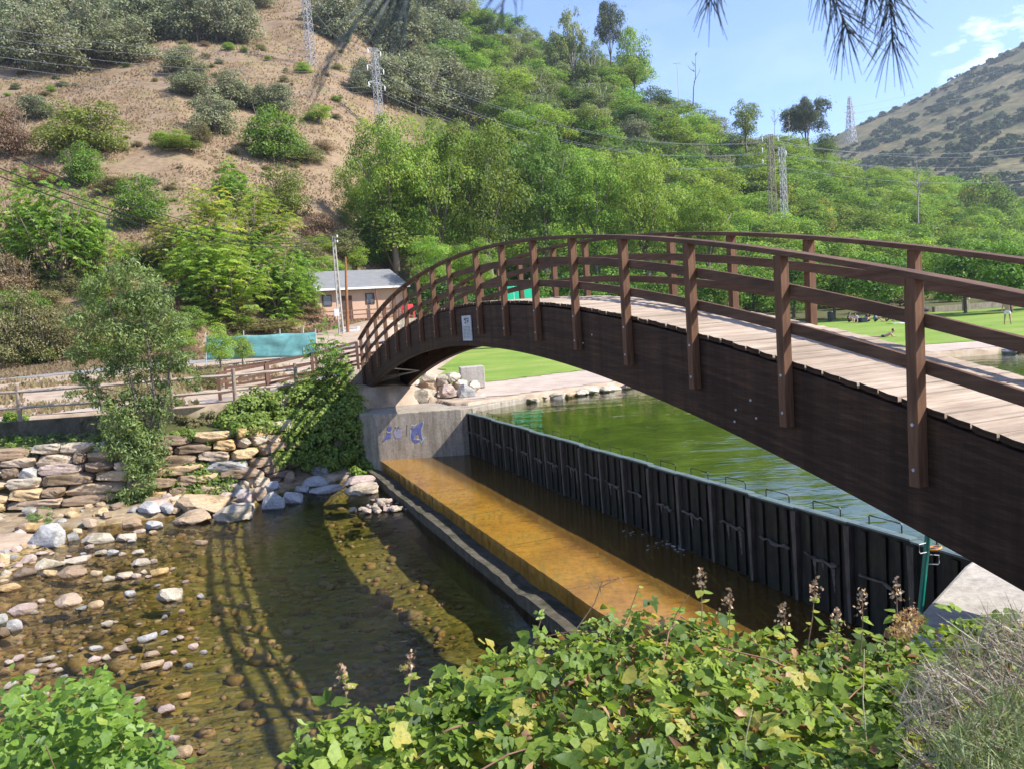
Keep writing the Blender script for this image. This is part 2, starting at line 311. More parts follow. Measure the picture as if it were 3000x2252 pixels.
def H(x, y, fine=True):
    x = np.asarray(x, float); y = np.asarray(y, float)
    s, q = sq(x, y)
    # river bed
    bed = -5.02-.25*sstep(-7, -2.5, q)-.15*sstep(6, 12, s)*sstep(-7, -2.5, q)
    bed = bed+.22*sstep(-7.5, -12, q)+.10*(fbm(x*.9, y*.9, 3, 3)-.45)*2
    bed = np.where(q > -.3, -4.95, bed)
    bar = sstep(11.5, 17., s)*sstep(-7.6, -10.5, q); bed = bed+bar*.33
    bed = np.where(q > 2.5, -4.15+.25*(fbm(x*.35, y*.35, 3, 9)-.5), bed)
    # far bank
    t = (s-np.interp(q, QE, SE))/np.interp(q, QK, KK)
    prof = np.interp(t, [0, .25, 3.0, 4.0, 5.9, 6.0, 6.3], [0, .2, .30, 2.0, 2.08, 2.12, 2.72])
    left = -4.82+prof
    pool = -4.15+1.5*sstep(-.1, .25, s-np.interp(q, QE, SE))
    wr = sstep(1.2, 3.2, q)
    tt = s-np.interp(q, QE, SE)
    # valley floor behind the bank
    a = x/np.maximum(y, 5.)
    zl = np.interp(y, [0, 25, 31, 45, 60, 70, 80, 120], [-2.1, -2.1, -1.9, -1.25, -.2, .75, 1.1, 1.2])
    zr = np.interp(y, [0, 30, 40, 80, 100, 140], [-2.66, -2.64, -2.6, -2.5, -1.6, -1.2])
    lw = sstep(-.155, -.085, a+.0*y)
    fl = zl*(1-lw)+zr*lw
    fl = np.where(lw > .5, np.where(y < 60, fl, fl), fl)
    # the hill
    yt = np.interp(a, HA, HYT); yc = np.interp(a, HA, HYC); zc = np.interp(a, HA, HZC)
    zt = np.where(a < -.1, 1.0, -1.6)
    zt = np.interp(a, [-.6, -.38, -.22, -.16, -.05], [-.95, -.8, .5, 1.0, -1.8])
    k = (y-yt)/(yc-yt)
    kk = np.clip(k, 0, 1)
    hill = zt+(zc-zt)*(kk*.93+.07*kk*kk)
    hill = np.where(k > 1, zc-(y-yc)*.22, hill)
    hn = (fbm(x/38., y/38., 4, 21)-.47)*9+(fbm(x/9., y/9., 3, 22)-.47)*2.2
    hill = hill+hn*sstep(0, .25, k)*np.interp(k, [.9, 1.1], [1, .35])
    fl = fl+(hill-zt)*sstep(-.03, .03, k)*(k > -.03) if False else np.where(k > 0, np.maximum(fl*0+zt+(fl-zt)*np.clip(1-k*12, 0, 1), -9)+(hill-zt), fl)
    up = left*(1-wr)+pool*wr
    bank = np.where(wr > .5, np.where(tt > .3, fl, np.minimum(pool, fl)), np.where(t > 6.3, fl, np.minimum(left, fl)))
    far = np.where(tt < 0, bed, bank)
    # near bank (under the viewer)
    sn = np.interp(q, [-40, -6, -2, 0, 2.2, 3, 40], [1.2, 1.0, .6, .2, -.6, -2.2, -2.2])
    tn = sn-s
    nb = np.interp(tn, [0, .5, 1.0, 2.2, 3.6, 5.2, 9], [0, .45, .95, 2.25, 3.1, 3.38, 3.45])-4.98
    z = np.where(tn > 0, np.maximum(nb, np.where(q > 2.5, -4.2, -5.3)), far)
    if fine: z = z+.05*(fbm(x*2.3, y*2.3, 3, 5)-.47)*np.where(y < 60, 1, .4)
    return z
_Y = np.exp(np.linspace(math.log(2.), math.log(620.), 5000))
def hit(xf, yf):
    d = ray(xf, yf); P = d[None, :]*(_Y/d[1])[:, None]
    dz = P[:, 2]-H(P[:, 0], P[:, 1])
    i = int(np.argmax(dz < 0)); 
    if dz[i] >= 0: i = len(_Y)-1
    t = dz[i-1]/(dz[i-1]-dz[i]) if i > 0 else 0
    return P[i-1]+(P[i]-P[i-1])*t if i > 0 else P[0]
def hitD(x, y): return hit(x*1.3565, y*1.3565)
nr_, nc_ = 640, 620
yy = np.exp(np.linspace(math.log(5.), math.log(720.), nr_))-12.
ww = np.linspace(-1, 1, nc_); aa = (ww*.55+.45*ww**3)*1.35
YY, AA = np.meshgrid(yy, aa, indexing='ij'); XX = AA*(YY+12.)
ZZ = H(XX, YY)
idx = np.arange(nr_*nc_).reshape(nr_, nc_)
F = np.stack([idx[:-1, :-1], idx[:-1, 1:], idx[1:, 1:], idx[1:, :-1]], -1).reshape(-1, 4)
gm = NT('ground'); A_ = gm.n('ShaderNodeAttribute'); A_.attribute_name = 'zone'
sx = gm.n('ShaderNodeSeparateColor'); gm.l(A_.outputs['Color'], sx.inputs[0])
P_ = gm.pos(); n1 = gm.noise(P_, .22, 7, .65); n2 = gm.noise(P_, 1.6, 7, .7); n3 = gm.noise(P_, 9, 6, .7)
dirt = gm.ramp(n2, [(.3, (.26, .19, .13)), (.5, (.38, .29, .21)), (.7, (.46, .37, .28))])
dry = gm.ramp(n1, [(.28, (.15, .108, .066)), (.42, (.205, .146, .095)), (.54, (.245, .18, .118)), (.66, (.19, .165, .078)), (.78, (.14, .155, .052))])
dry = gm.mix(dry, gm.ramp(n2, [(.32, (.62, .56, .5)), (.6, (1.12, 1.1, 1.05))]), .8, 'MULTIPLY')
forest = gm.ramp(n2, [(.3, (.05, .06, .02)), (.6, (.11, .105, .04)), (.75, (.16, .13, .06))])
vc = gm.voro(P_, 7.0); vd = gm.voro(P_, 7.0, 'Distance')
sv = gm.n('ShaderNodeSeparateColor'); gm.l(vc, sv.inputs[0])
bedc = gm.ramp(sv.outputs[0], [(0, (.09, .065, .03)), (.35, (.19, .13, .05)), (.6, (.29, .20, .075)), (.8, (.20, .175, .085)), (1, (.38, .29, .17))])
bedc = gm.mix(bedc, gm.ramp(gm.noise(P_, .8, 5), [(.35, (.45, .42, .38)), (.6, (1.1, 1.05, .9))]), .9, 'MULTIPLY')
alg = gm.ramp(gm.noise(P_, .9, 6), [(.3, (.07, .11, .018)), (.55, (.155, .20, .035)), (.75, (.27, .31, .075))])
c = gm.mix(dirt, dry, sx.outputs[0]); c = gm.mix(c, forest, sx.outputs[2]); c = gm.mix(c, bedc, sx.outputs[1])
c = gm.mix(c, alg, A_.outputs['Alpha'])
bh = gm.math('ADD', gm.math('MULTIPLY', n3, .6), gm.math('MULTIPLY', vd, gm.math('MULTIPLY', sx.outputs[1], -1.2)))
gm.pbr(c, .92, gm.bump(bh, .4, .05), .12)
me = rawmesh('ground', np.stack([XX, YY, ZZ], -1).reshape(-1, 3), F, gm.m, True)
S_, Q_ = sq(XX, YY); a_ = XX/np.maximum(YY, 5.)
k_ = YY-np.interp(a_, HA, HYT)
zone = np.zeros((nr_, nc_, 4), np.float32)
zone[..., 0] = np.clip(sstep(-12, 0, k_), 0, 1)
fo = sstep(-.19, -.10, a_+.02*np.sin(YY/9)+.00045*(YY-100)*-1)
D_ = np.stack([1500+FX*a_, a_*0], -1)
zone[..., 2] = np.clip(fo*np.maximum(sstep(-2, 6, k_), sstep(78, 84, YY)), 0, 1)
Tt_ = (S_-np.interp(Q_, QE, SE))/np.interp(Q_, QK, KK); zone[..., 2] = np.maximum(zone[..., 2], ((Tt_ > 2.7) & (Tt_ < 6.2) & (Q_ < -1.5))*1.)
zone[..., 1] = ((ZZ < -4.66) & (Q_ < 2.4) & (S_ > -.5)).astype(float)
zone[..., 1] = np.maximum(zone[..., 1], .55*((Tt_ >= 0) & (Tt_ < 3.1) & (Q_ < -2)))
zone[..., 3] = .45*sstep(-8., -4.5, Q_)*(Q_ < 2.4)*(S_ > .3)*(S_ < 21)*(ZZ < -4.75)
zone[..., 3] += ((ZZ < -2.95) & (Q_ >= 2.4) & (S_ > -3)).astype(float)
at = me.color_attributes.new('zone', 'FLOAT_COLOR', 'POINT'); at.data.foreach_set('color', zone.reshape(-1))
prop(mobj('ground', me), kind='structure')
def sheet(name, poly, off, mat, step=1.0, zf=None):
    """a sheet that lies on the ground inside a polygon of (x,y)"""
    P = np.array(poly, float); x0, y0 = P.min(0); x1, y1 = P.max(0)
    gx = np.arange(x0, x1+step, step); gy = np.arange(y0, y1+step, step)
    X, Y = np.meshgrid(gx, gy, indexing='ij')
    ins = np.zeros_like(X, bool); n = len(P)
    for i in range(n):
        xa, ya = P[i]; xb, yb = P[(i+1) % n]
        c = ((ya > Y) != (yb > Y)) & (X < (xb-xa)*(Y-ya)/((yb-ya) if yb != ya else 1e-9)+xa); ins ^= c
    Z = (zf(X, Y) if zf else H(X, Y, False))+off
    id_ = np.arange(X.size).reshape(X.shape)
    keep = ins[:-1, :-1] & ins[1:, :-1] & ins[1:, 1:] & ins[:-1, 1:]
    f = np.stack([id_[:-1, :-1], id_[1:, :-1], id_[1:, 1:], id_[:-1, 1:]], -1)[keep]
    us = np.unique(f); re = np.zeros(X.size, int); re[us] = np.arange(len(us))
    return prop(mobj(name, rawmesh(name, np.stack([X, Y, Z], -1).reshape(-1, 3)[us], re[f], mat, True)), kind='structure')
t = NT('lawn_grass'); v = t.pos(); n = t.noise(v, .22, 7, .68); f = t.noise(v, 12, 5, .7)
col = t.ramp(n, [(.3, (.13, .215, .035)), (.5, (.185, .27, .05)), (.66, (.26, .30, .075)), (.8, (.33, .30, .12))])
col = t.mix(col, t.ramp(f, [(.3, (.72, .74, .7)), (.6, (1.08, 1.08, 1.05))]), .8, 'MULTIPLY')
col = t.mix(col, (.33, .275, .165), t.ramp(t.noise(v, .55, 7, .72), [(.57, (0, 0, 0)), (.70, (.6, .6, .6))]))
M['lawn'] = t.pbr(col, .95, t.bump(f, .6, .03), .1)
M['paving'] = plain('pale_flagstone', (.36, .28, .22), (.50, .41, .33), 1.3, .9, .5, .02, .15, 0, (1, 1, 1), 'Object')
M['asphalt'] = plain('worn_asphalt', (.20, .19, .18), (.29, .27, .25), 1.2, .92, .3, .01, .15)
lawnP = [BF(s, q, 0)[:2] for s, q in ((27.2, 1.0), (26.8, 5.4), (27.8, 10.7), (27, 17), (25, 23), (23.3, 27.6), (21.2, 31), (18.5, 40), (17, 60))]+[(75, 52), (80, 82), (40, 84), (10, 84), (-4.5, 82), (-4.6, 55), (-4, 40)]
sheet('lawn', lawnP, .03, M['lawn'], .5)
pavP = [BF(s, q, 0)[:2] for s, q in ((20.9, 2.8), (20.9, 5.1), (21.8, 9.3), (21.0, 20), (19.1, 27), (18.0, 45), (17.6, 62))]+[BF(s, q, 0)[:2] for s, q in ((18.5, 62), (19.5, 40), (22.2, 31), (24.3, 27.6), (26, 23), (28, 17), (28.6, 10.7), (27.6, 5.4), (27.6, 1.5), (24, 2.4))]
sheet('poolside_paving', pavP, .012, M['paving'], .4)
sheet('road', [(-60, 39), (-25, 42.5), (-12, 46), (-6, 50), (-6, 53.5), (-12, 49.5), (-25, 46), (-60, 43)], .02, M['asphalt'], .6)
pathP = [(BF(s, q, 0)[0], BF(s, q, 0)[1]) for s, q in ((25.2, -34), (25.1, -11), (24.0, -7.5), (22.4, -4.3), (23.6, -1.2), (25.0, -1.2), (24.6, -4.3), (26.0, -7.5), (27.0, -11), (27.2, -34))]
sheet('footpath', pathP, .02, plain('dusty_path', (.34, .27, .22), (.44, .37, .31), 2, .95, .3, .01, .1), .3)
# far hill
na, nb = 200, 120
aa = np.linspace(.2, 1.15, na); yb = np.linspace(430, 1050, nb)
Ag, Yg = np.meshgrid(aa, yb, indexing='ij'); Xg = Ag*Yg
pxs = 1500+FX*aa
sky = np.interp(pxs, [2200, 2440, 2560, 2700, 2850, 3000, 3400, 4200], [520, 425, 368, 310, 232, 160, -20, -150.])
ec = (936-.0688*(pxs-1500)-sky)/FX
kk = (Yg-430)/(900-430.)
zc = (ec*900)[:, None]
zb = np.interp(aa, [.2, .45, 1.15], [0, 5, 20])[:, None]
Zg = zb+(zc-zb)*np.clip(kk, 0, 1)**.95-np.clip(kk-1, 0, 1)*120
Zg = Zg+(fbm(Xg/60, Yg/60, 4, 31)-.47)*16*np.clip(1-abs(kk-.5)*1.9, 0, 1)
id_ = np.arange(na*nb).reshape(na, nb)
F = np.stack([id_[:-1, :-1], id_[1:, :-1], id_[1:, 1:], id_[:-1, 1:]], -1).reshape(-1, 4)
t = NT('far_hill'); v = t.pos((1, 1, 1)); n = t.noise(v, .02, 7, .65, .4); f = t.noise(v, .12, 6, .7)
col = t.ramp(n, [(.34, (.07, .085, .04)), (.44, (.13, .125, .065)), (.56, (.195, .165, .09)), (.68, (.11, .115, .055))])
col = t.mix(col, t.ramp(f, [(.38, (.5, .52, .48)), (.58, (1.08, 1.06, 1.02))]), .85, 'MULTIPLY')
t.pbr(col, .95, t.bump(f, .7, 2.), .05)
prop(mobj('far_hill', rawmesh('far_hill', np.stack([Xg, Yg, Zg], -1).reshape(-1, 3), F, t.m, True)), kind='structure')
FH = (aa, yb, Zg)
def Hfar(x, y):
    a = x/y; i = np.clip(np.searchsorted(aa_f, a)-1, 0, na-2); j = np.clip(np.searchsorted(yb_f, y)-1, 0, nb-2)
    u = (a-aa_f[i])/(aa_f[i+1]-aa_f[i]); v = (y-yb_f[j])/(yb_f[j+1]-yb_f[j])
    return (Zg_f[i, j]*(1-u)+Zg_f[i+1, j]*u)*(1-v)+(Zg_f[i, j+1]*(1-u)+Zg_f[i+1, j+1]*u)*v
aa_f, yb_f, Zg_f = FH
# ---------------------------------------------------------------- sky, sun, camera
SAZ, SEL = R(-16), R(43.0)
SUN = Vector((math.cos(SAZ)*math.cos(SEL), math.sin(SAZ)*math.cos(SEL), math.sin(SEL)))
w = bpy.data.worlds.new("World"); sc.world = w; w.use_nodes = True
nt = w.node_tree; nt.nodes.clear()
out = nt.nodes.new('ShaderNodeOutputWorld'); bg = nt.nodes.new('ShaderNodeBackground')
st = nt.nodes.new('ShaderNodeTexSky'); st.sky_type = 'NISHITA'; st.sun_disc = False; st.sun_elevation = SEL
st.sun_rotation = math.atan2(SUN.x, SUN.y); st.altitude = 600; st.air_density = 1.0; st.dust_density = .6; st.ozone_density = 2.6
tc = nt.nodes.new('ShaderNodeTexCoord'); mp = nt.nodes.new('ShaderNodeMapping'); mp.inputs['Scale'].default_value = (1., 1., 2.6)
nt.links.new(tc.outputs['Generated'], mp.inputs[0])
no = nt.nodes.new('ShaderNodeTexNoise'); no.inputs['Scale'].default_value = 6.5; no.inputs['Detail'].default_value = 8; no.inputs['Roughness'].default_value = .6
nt.links.new(mp.outputs[0], no.inputs[0])
cr = nt.nodes.new('ShaderNodeValToRGB'); cr.color_ramp.elements[0].position = .495; cr.color_ramp.elements[1].position = .67
nt.links.new(no.outputs[0], cr.inputs[0])
# clouds stay in one part of the sky, above the far hill
cdir = ray(2960, -60); cdir = cdir/np.linalg.norm(cdir)
vm = nt.nodes.new('ShaderNodeVectorMath'); vm.operation = 'DOT_PRODUCT'; vm.inputs[1].default_value = tuple(cdir)
nt.links.new(tc.outputs['Generated'], vm.inputs[0])
mr = nt.nodes.new('ShaderNodeMapRange'); mr.inputs[1].default_value = .9915; mr.inputs[2].default_value = .999; mr.inputs[3].default_value = .03; mr.inputs[4].default_value = 1.0
nt.links.new(vm.outputs['Value'], mr.inputs[0])
ad = nt.nodes.new('ShaderNodeMath'); ad.operation = 'MULTIPLY'; nt.links.new(cr.outputs[0], ad.inputs[0]); nt.links.new(mr.outputs[0], ad.inputs[1])
mx = nt.nodes.new('ShaderNodeMix'); mx.data_type = 'RGBA'; mx.inputs[7].default_value = (9.5, 9.6, 9.9, 1)
ti = nt.nodes.new('ShaderNodeMix'); ti.data_type = 'RGBA'; ti.blend_type = 'MULTIPLY'; ti.inputs[0].default_value = 1; ti.inputs[7].default_value = (.86, .87, 1.03, 1); nt.links.new(st.outputs[0], ti.inputs[6])
nt.links.new(ad.outputs[0], mx.inputs[0]); nt.links.new(ti.outputs[2], mx.inputs[6])
nt.links.new(mx.outputs[2], bg.inputs[0]); bg.inputs[1].default_value = .125
nt.links.new(bg.outputs[0], out.inputs[0])
sl = bpy.data.lights.new('sun', 'SUN'); sl.energy = 3.9; sl.angle = R(.5); sl.color = (1., .955, .88)
so = bpy.data.objects.new('sun', sl); link(so); so.rotation_euler = (-SUN).to_track_quat('-Z', 'Y').to_euler(); so.location = (30, -8, 40)
cam = bpy.data.cameras.new('camera'); co = bpy.data.objects.new('camera', cam); link(co); sc.camera = co
c_, s_ = math.cos(ROL), math.sin(ROL); up0 = Vector((0, math.sin(PIT), math.cos(PIT))); r0 = Vector((1, 0, 0)); fw = Vector((0, math.cos(PIT), -math.sin(PIT)))
rv = r0*c_-up0*s_; uv = r0*s_+up0*c_
mw = Matrix.Identity(4)
for i in range(3): mw[i][0] = rv[i]; mw[i][1] = uv[i]; mw[i][2] = -fw[i]
co.matrix_world = mw
cam.sensor_width = 36; cam.lens = FX/3000*36; cam.clip_end = 4000; cam.clip_start = .05
cam.dof.use_dof = True; cam.dof.focus_distance = 13; cam.dof.aperture_fstop = 11
sc.view_settings.view_transform = 'Standard'; sc.view_settings.look = 'None'; sc.view_settings.exposure = 1.3; sc.view_settings.gamma = 1
sc.cycles.use_denoising = True; sc.cycles.max_bounces = 7; sc.cycles.diffuse_bounces = 3; sc.cycles.glossy_bounces = 3; sc.cycles.transmission_bounces = 4
sc.cycles.transparent_max_bounces = 8; sc.cycles.volume_bounces = 0; sc.cycles.sample_clamp_indirect = 6; sc.cycles.caustics_reflective = False; sc.cycles.caustics_refractive = False
# ---------------------------------------------------------------- water
def water(name, tint, wscale, strength, rot, stretch, extra=0.):
    t = NT(name); v = t.pos(stretch, (0, 0, rot)); n = t.noise(v, wscale, 4, .55, .3); n2 = t.noise(t.pos(stretch, (0, 0, rot+.5)), wscale*3.2, 3, .5)
    big = t.ramp(t.noise(t.pos(), .25, 3), [(.35, (.35, .35, .35)), (.65, (1, 1, 1))])
    hgt = t.math('MULTIPLY', t.math('ADD', n, t.math('MULTIPLY', n2, .3)), big)
    b = t.bump(hgt, strength, .06)
    fr = t.n('ShaderNodeFresnel'); fr.inputs[0].default_value = 1.33; t.l(b, fr.inputs[1])
    tr = t.n('ShaderNodeBsdfTransparent'); tr.inputs[0].default_value = (*tint, 1)
    g = t.n('ShaderNodeBsdfGlossy'); g.inputs['Roughness'].default_value = .015; t.l(b, g.inputs['Normal'])
    m = t.n('ShaderNodeMixShader'); t.l(t.math('MINIMUM', t.math('MULTIPLY_ADD', fr.outputs[0], 1.0, extra), 1.), m.inputs[0]); t.l(tr.outputs[0], m.inputs[1]); t.l(g.outputs[0], m.inputs[2])
    t.l(m.outputs[0], t.out.inputs[0]); return t.m
wr = water('river_water', (.88, .83, .66), 2.2, .4, -TH+.35, (1, 2.6, 1))
wp = water('pool_water', (.70, .78, .5), .8, .62, -.05, (.6, 1.9, 1), .12)
def flat(name, poly, z, mat): return prop(mobj(name, rawmesh(name, [(p[0], p[1], z) for p in poly], [tuple(range(len(poly)))], mat)), kind='structure')
riv = [BF(s, q, 0)[:2] for s, q in ((-1.5, -45), (-.5, -.62), (20.6, -.62), (24.5, -3), (24.5, -45))]
flat('river_water', riv, ZR, wr)
poolp = [BF(s, q, 0)[:2] for s, q in ((-6, 2.46), (-6, 80), (26, 80), (26, 12), (24, 4.2), (19.62, 2.46))]
flat('pool_water', poolp, ZP, wp)
# ---------------------------------------------------------------- weir, dam and abutments
def pr(poly, z0, z1, name, mat, parent=None, bevel=0):
    return MB().prism([BF(s, q, 0)[:2] for s, q in poly], z0, z1).build(name, mat, parent, bevel=bevel)
wroot = empty('concrete_weir', BF(10, 1, ZA), 0, 'long wet ochre stained concrete apron below the row of dark dam panels', 'weir')
def jag(s0, s1, q, amp, n, seed):
    r = np.random.default_rng(seed); return [(s0+(s1-s0)*i/n, q+r.uniform(-amp, amp)) for i in range(n+1)]
inner = (20.6, 2.5); 
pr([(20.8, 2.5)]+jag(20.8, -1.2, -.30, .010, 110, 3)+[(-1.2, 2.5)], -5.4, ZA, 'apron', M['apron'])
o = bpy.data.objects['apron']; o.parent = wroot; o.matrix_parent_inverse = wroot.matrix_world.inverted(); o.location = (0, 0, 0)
led = MB(); r = np.random.default_rng(4)
edge = jag(20.6, -1.0, -.72, .014, 70, 8); 
zt_ = [-4.50+.022*math.sin(i*.31)+r.uniform(-.008, .008)-(.05 if 40 < i < 44 else 0)+(r.uniform(-.03, .02) if i < 24 else 0) for i in range(71)]
for i in range(70):
    (s0, q0), (s1, q1) = edge[i], edge[i+1]
    P = [BF(s0, q0, 0), BF(s1, q1, 0), BF(s1, -.28, 0), BF(s0, -.28, 0)]
    led.add([(P[0][0], P[0][1], -5.6), (P[1][0], P[1][1], -5.6), (P[0][0], P[0][1], zt_[i]), (P[1][0], P[1][1], zt_[i+1]), (P[3][0], P[3][1], zt_[i]-.03), (P[2][0], P[2][1], zt_[i+1]-.03)], [(0, 1, 3, 2), (2, 3, 5, 4)])
lo = led.build('step', M['conc_dark']); lo.parent = wroot; 
for ob in (o, lo): ob.parent = wroot; ob.matrix_parent_inverse = Matrix.Translation(-wroot.location)
def keep(ob, root):      # parent without moving
    ob.parent = root; ob.matrix_parent_inverse = (Matrix.Translation(root.location) @ Matrix.Rotation(root.rotation_euler.z, 4, 'Z')).inverted(); return ob
# the apron colour itself carries painted shade at the dam's foot
# dam panels: local x runs along the dam, y towards the pool, z up
def dam_panel(var=0):
    e = empty('dam_panel'); w = .9836; h = -2.87-ZA
    MB().box((w/2, .09, h/2), (w-.012, .05, h)).build('plate', M['dam'], e)
    m = MB()
    for x in (.27, .58, .80): m.box((x, .052, h/2-.02), (.07, .05, h-.1))
    m.build('stiffener', M['dam'], e)
    m = MB().hexa([(.0, -.0, 0.02), (.05, -.0, .02), (.05, .08, .02), (.0, .08, .02), (-.02, -.02, h-.05), (.075, -.02, h-.05), (.075, .08, h-.05), (-.02, .08, h-.05)])
    m.build('post', M['damrib'], e)
    MB().box((w/2, .085, h-.010), (w-.01, .13, .024)).build('flange', M['damtop'], e)
    m = MB(); r = random.Random(5+var); hb = h*r.uniform(.5, .6); x0_ = r.uniform(.16, .3); x1_ = r.uniform(.5, .66)
    pts = [(x0_+x1_*i/7, .0+r.uniform(-.012, .012), hb+r.uniform(-.025, .025)-.01*i*r.random()) for i in range(8)]
    m.tube(pts, [r.uniform(.012, .03) for _ in range(8)], 7).build('crossbar', M['damwood'], e)
    for x, l in ((.34, .3), (.47, .2), (.68, .36))[:r.choice((1, 2, 3))] if var % 4 else ():
        x += r.uniform(-.05, .05); l *= r.uniform(.6, 1.3)
        MB().hexa([(x+.02, .05, hb-l), (x+.035, .05, hb-l), (x+.035, .06, hb-l), (x+.02, .06, hb-l), (x-.02, .035, hb-.02), (x+.06, .035, hb-.02), (x+.06, .06, hb-.02), (x-.02, .06, hb-.02)]).build('bleached_board', M['damwood'], e)
    hx0, hx1 = .25, .75
    MB().tube([(hx0, .15, h), (hx0, .15, h+.1), (hx0+.015, .15, h+.115), (hx1-.015, .15, h+.115), (hx1, .15, h+.1), (hx1, .15, h)], .0095, 6).build('handle', M['blackmetal'], e)
    return e
def dup(root, loc, rz, label=None, scale=None):
    r = root.copy(); COL.objects.link(r); r.location = loc; r.rotation_euler = (0, 0, rz)
    if scale is not None: r.scale = scale
    if label: r['label'] = label
    for ch in root.children:
        c = ch.copy(); COL.objects.link(c); c.parent = r
        for g in ch.children: d = g.copy(); COL.objects.link(d); d.parent = c
    return r
thd = -.3585
PANS = [dam_panel(v_) for v_ in range(6)]; pan = PANS[0]
for pn_ in PANS: prop(pn_, 'dark steel dam panel with a black loop handle, standing in the row on the apron', 'dam panel', 'row of dam panels with loop handles')
dd = np.array([-math.sin(thd), -math.cos(thd)])
for i in range(-1, 18):
    p = np.array([-1.388, 24.5309])+dd*(i*.9836); z = ZA+.012*math.sin(i*2.1)
    rz = math.atan2(dd[1], dd[0]); lab = None
    if i == -1: lab = 'short end dam panel against the concrete wall with the blue graffiti'
    if i == 17: lab = 'dam panel behind the green pole, next to the sunlit concrete block'
    if i == -1: 
        pan.location = (p[0], p[1], z); pan.rotation_euler = (0, 0, rz); first = True
        base = pan
    elif i < 5: PANS[i+1].location = (p[0], p[1], z); PANS[i+1].rotation_euler = (0, 0, rz)
    else: dup(PANS[(i*5+2) % 6], (p[0], p[1], z), rz)
for i, o in enumerate([x for x in bpy.data.objects if x.name.startswith('dam_panel')]):
    ORD = ['first', 'second', 'third', 'fourth', 'fifth', 'sixth', 'seventh', 'eighth', 'ninth', 'tenth', 'eleventh', 'twelfth', 'thirteenth', 'fourteenth', 'fifteenth', 'sixteenth', 'seventeenth', 'eighteenth', 'nineteenth']
    o['label'] = 'dark dam panel with loop handle, %s in the row counted from the green pole' % ORD[18-i]
    if i == 0: o['label'] = 'dark dam panel at the end of the row, against the concrete wall with graffiti'
    if i == 18: o['label'] = 'dark dam panel behind the green pole, beside the sunlit concrete block'
# left abutment
ab = empty('concrete_abutment', BF(21, 1, -4.5), 0, 'grey concrete abutment with blue graffiti carrying the end of the footbridge', 'abutment')
wf = [(20.28, -.35), (19.28, 2.20), (19.30, 2.62), (20.62, 5.15), (20.95, 5.15), (20.4, 3.6), (21.2, 2.9), (26.5, 2.9), (26.5, -.5), (21.6, -.9)]
keep(pr(wf[::-1], -5.4, -2.72, 'lower_wall', M['conc'], None, .03), ab)
keep(pr([(22.6, 2.25), (22.9, -.62), (25.6, -.62), (25.6, 2.25)], -2.9, -2.33, 'bridge_seat', M['conc'], None, .03), ab)
keep(pr([(24.35, .0), (24.35, .22), (24.6, .22), (24.6, .0)][::-1], -2.33, -1.35, 'end_post', M['conc'], None, .02), ab)
# graffiti on the wall face between (20.28,-.35) and (19.28,2.2)
ga = Vector(BF(20.28, -.35, 0)); gb = Vector(BF(19.28, 2.2, 0)); gx = (gb-ga).normalized(); gn = Vector((gx.y, -gx.x, 0)).normalized()
def onwall(x, y):       # photo pixel on the wall plane
    d = Vector(ray(x, y)); t = (ga.dot(gn))/(d.dot(gn)); return d*t+gn*.006
def gpoly(name, shapes, mat):
    m = MB()
    for pts in shapes:
        V = [onwall(1050+x/6.32, 1180+y/6.32) for x, y in pts]; n = len(V)
        m.add(V+[v-gn*.01 for v in V], [tuple(range(n))]+[(i, n+i, n+(i+1) % n, (i+1) % n) for i in range(n)])
    return keep(m.build(name, mat), ab)
def gstroke(pts, w=9):
    out = []
    for (x0, y0), (x1, y1) in zip(pts[:-1], pts[1:]):
        l = math.hypot(x1-x0, y1-y0) or 1; nx, ny = -(y1-y0)/l*w/2, (x1-x0)/l*w/2
        out.append([(x0+nx, y0+ny), (x1+nx, y1+ny), (x1-nx, y1-ny), (x0-nx, y0-ny)])
    return out
gblue = plain('blue_spray', (.09, .095, .25), (.16, .17, .36), 9, .8, .1, .002)
gpale = plain('pale_spray', (.36, .48, .52), (.52, .60, .58), 9, .8, .1, .002)
gfade = plain('faded_spray', (.24, .235, .32), (.34, .32, .36), 9, .85, .1, .002)
gpoly('graffiti', [[(975, 440), (1040, 460), (1110, 395), (1190, 345), (1200, 380), (1170, 470), (1172, 590), (1190, 660), (1140, 665), (1130, 590), (1100, 570), (1060, 580), (1040, 660), (1140, 690), (1120, 720), (1050, 735), (1000, 700), (975, 640), (985, 560), (1010, 500), (980, 470)],
                   [(540, 440), (610, 425), (620, 470), (600, 515), (540, 515)], [(520, 535), (610, 545), (612, 575), (530, 580)], [(515, 600), (610, 590), (600, 650), (520, 660), (470, 720), (440, 700)]], gblue)
gpoly('graffiti', gstroke([(1190, 335), (1205, 360), (1170, 470), (1172, 600), (1200, 670)], 13)+gstroke([(1245, 625), (1165, 730)], 16)+gstroke([(1020, 670), (1150, 675)], 12)+gstroke([(1070, 540), (1030, 600), (1035, 680)], 12)+gstroke([(970, 400), (1040, 420), (1080, 380)], 12)+gstroke([(965, 500), (960, 660)], 8)+gstroke([(530, 530), (610, 555)], 12), gpale)
gpoly('graffiti', [[(660, 480), (810, 470), (805, 570), (790, 650), (690, 650), (650, 560)]], gfade)
gpoly('graffiti', gstroke([(655, 520), (690, 440), (710, 520), (740, 430), (760, 480), (800, 460)], 8)+gstroke([(900, 400), (895, 600)], 7)+gstroke([(1230, 640), (1185, 735)], 8), plain('black_spray', (.05, .055, .06), (.10, .10, .12), 9, .8, .1, .002))
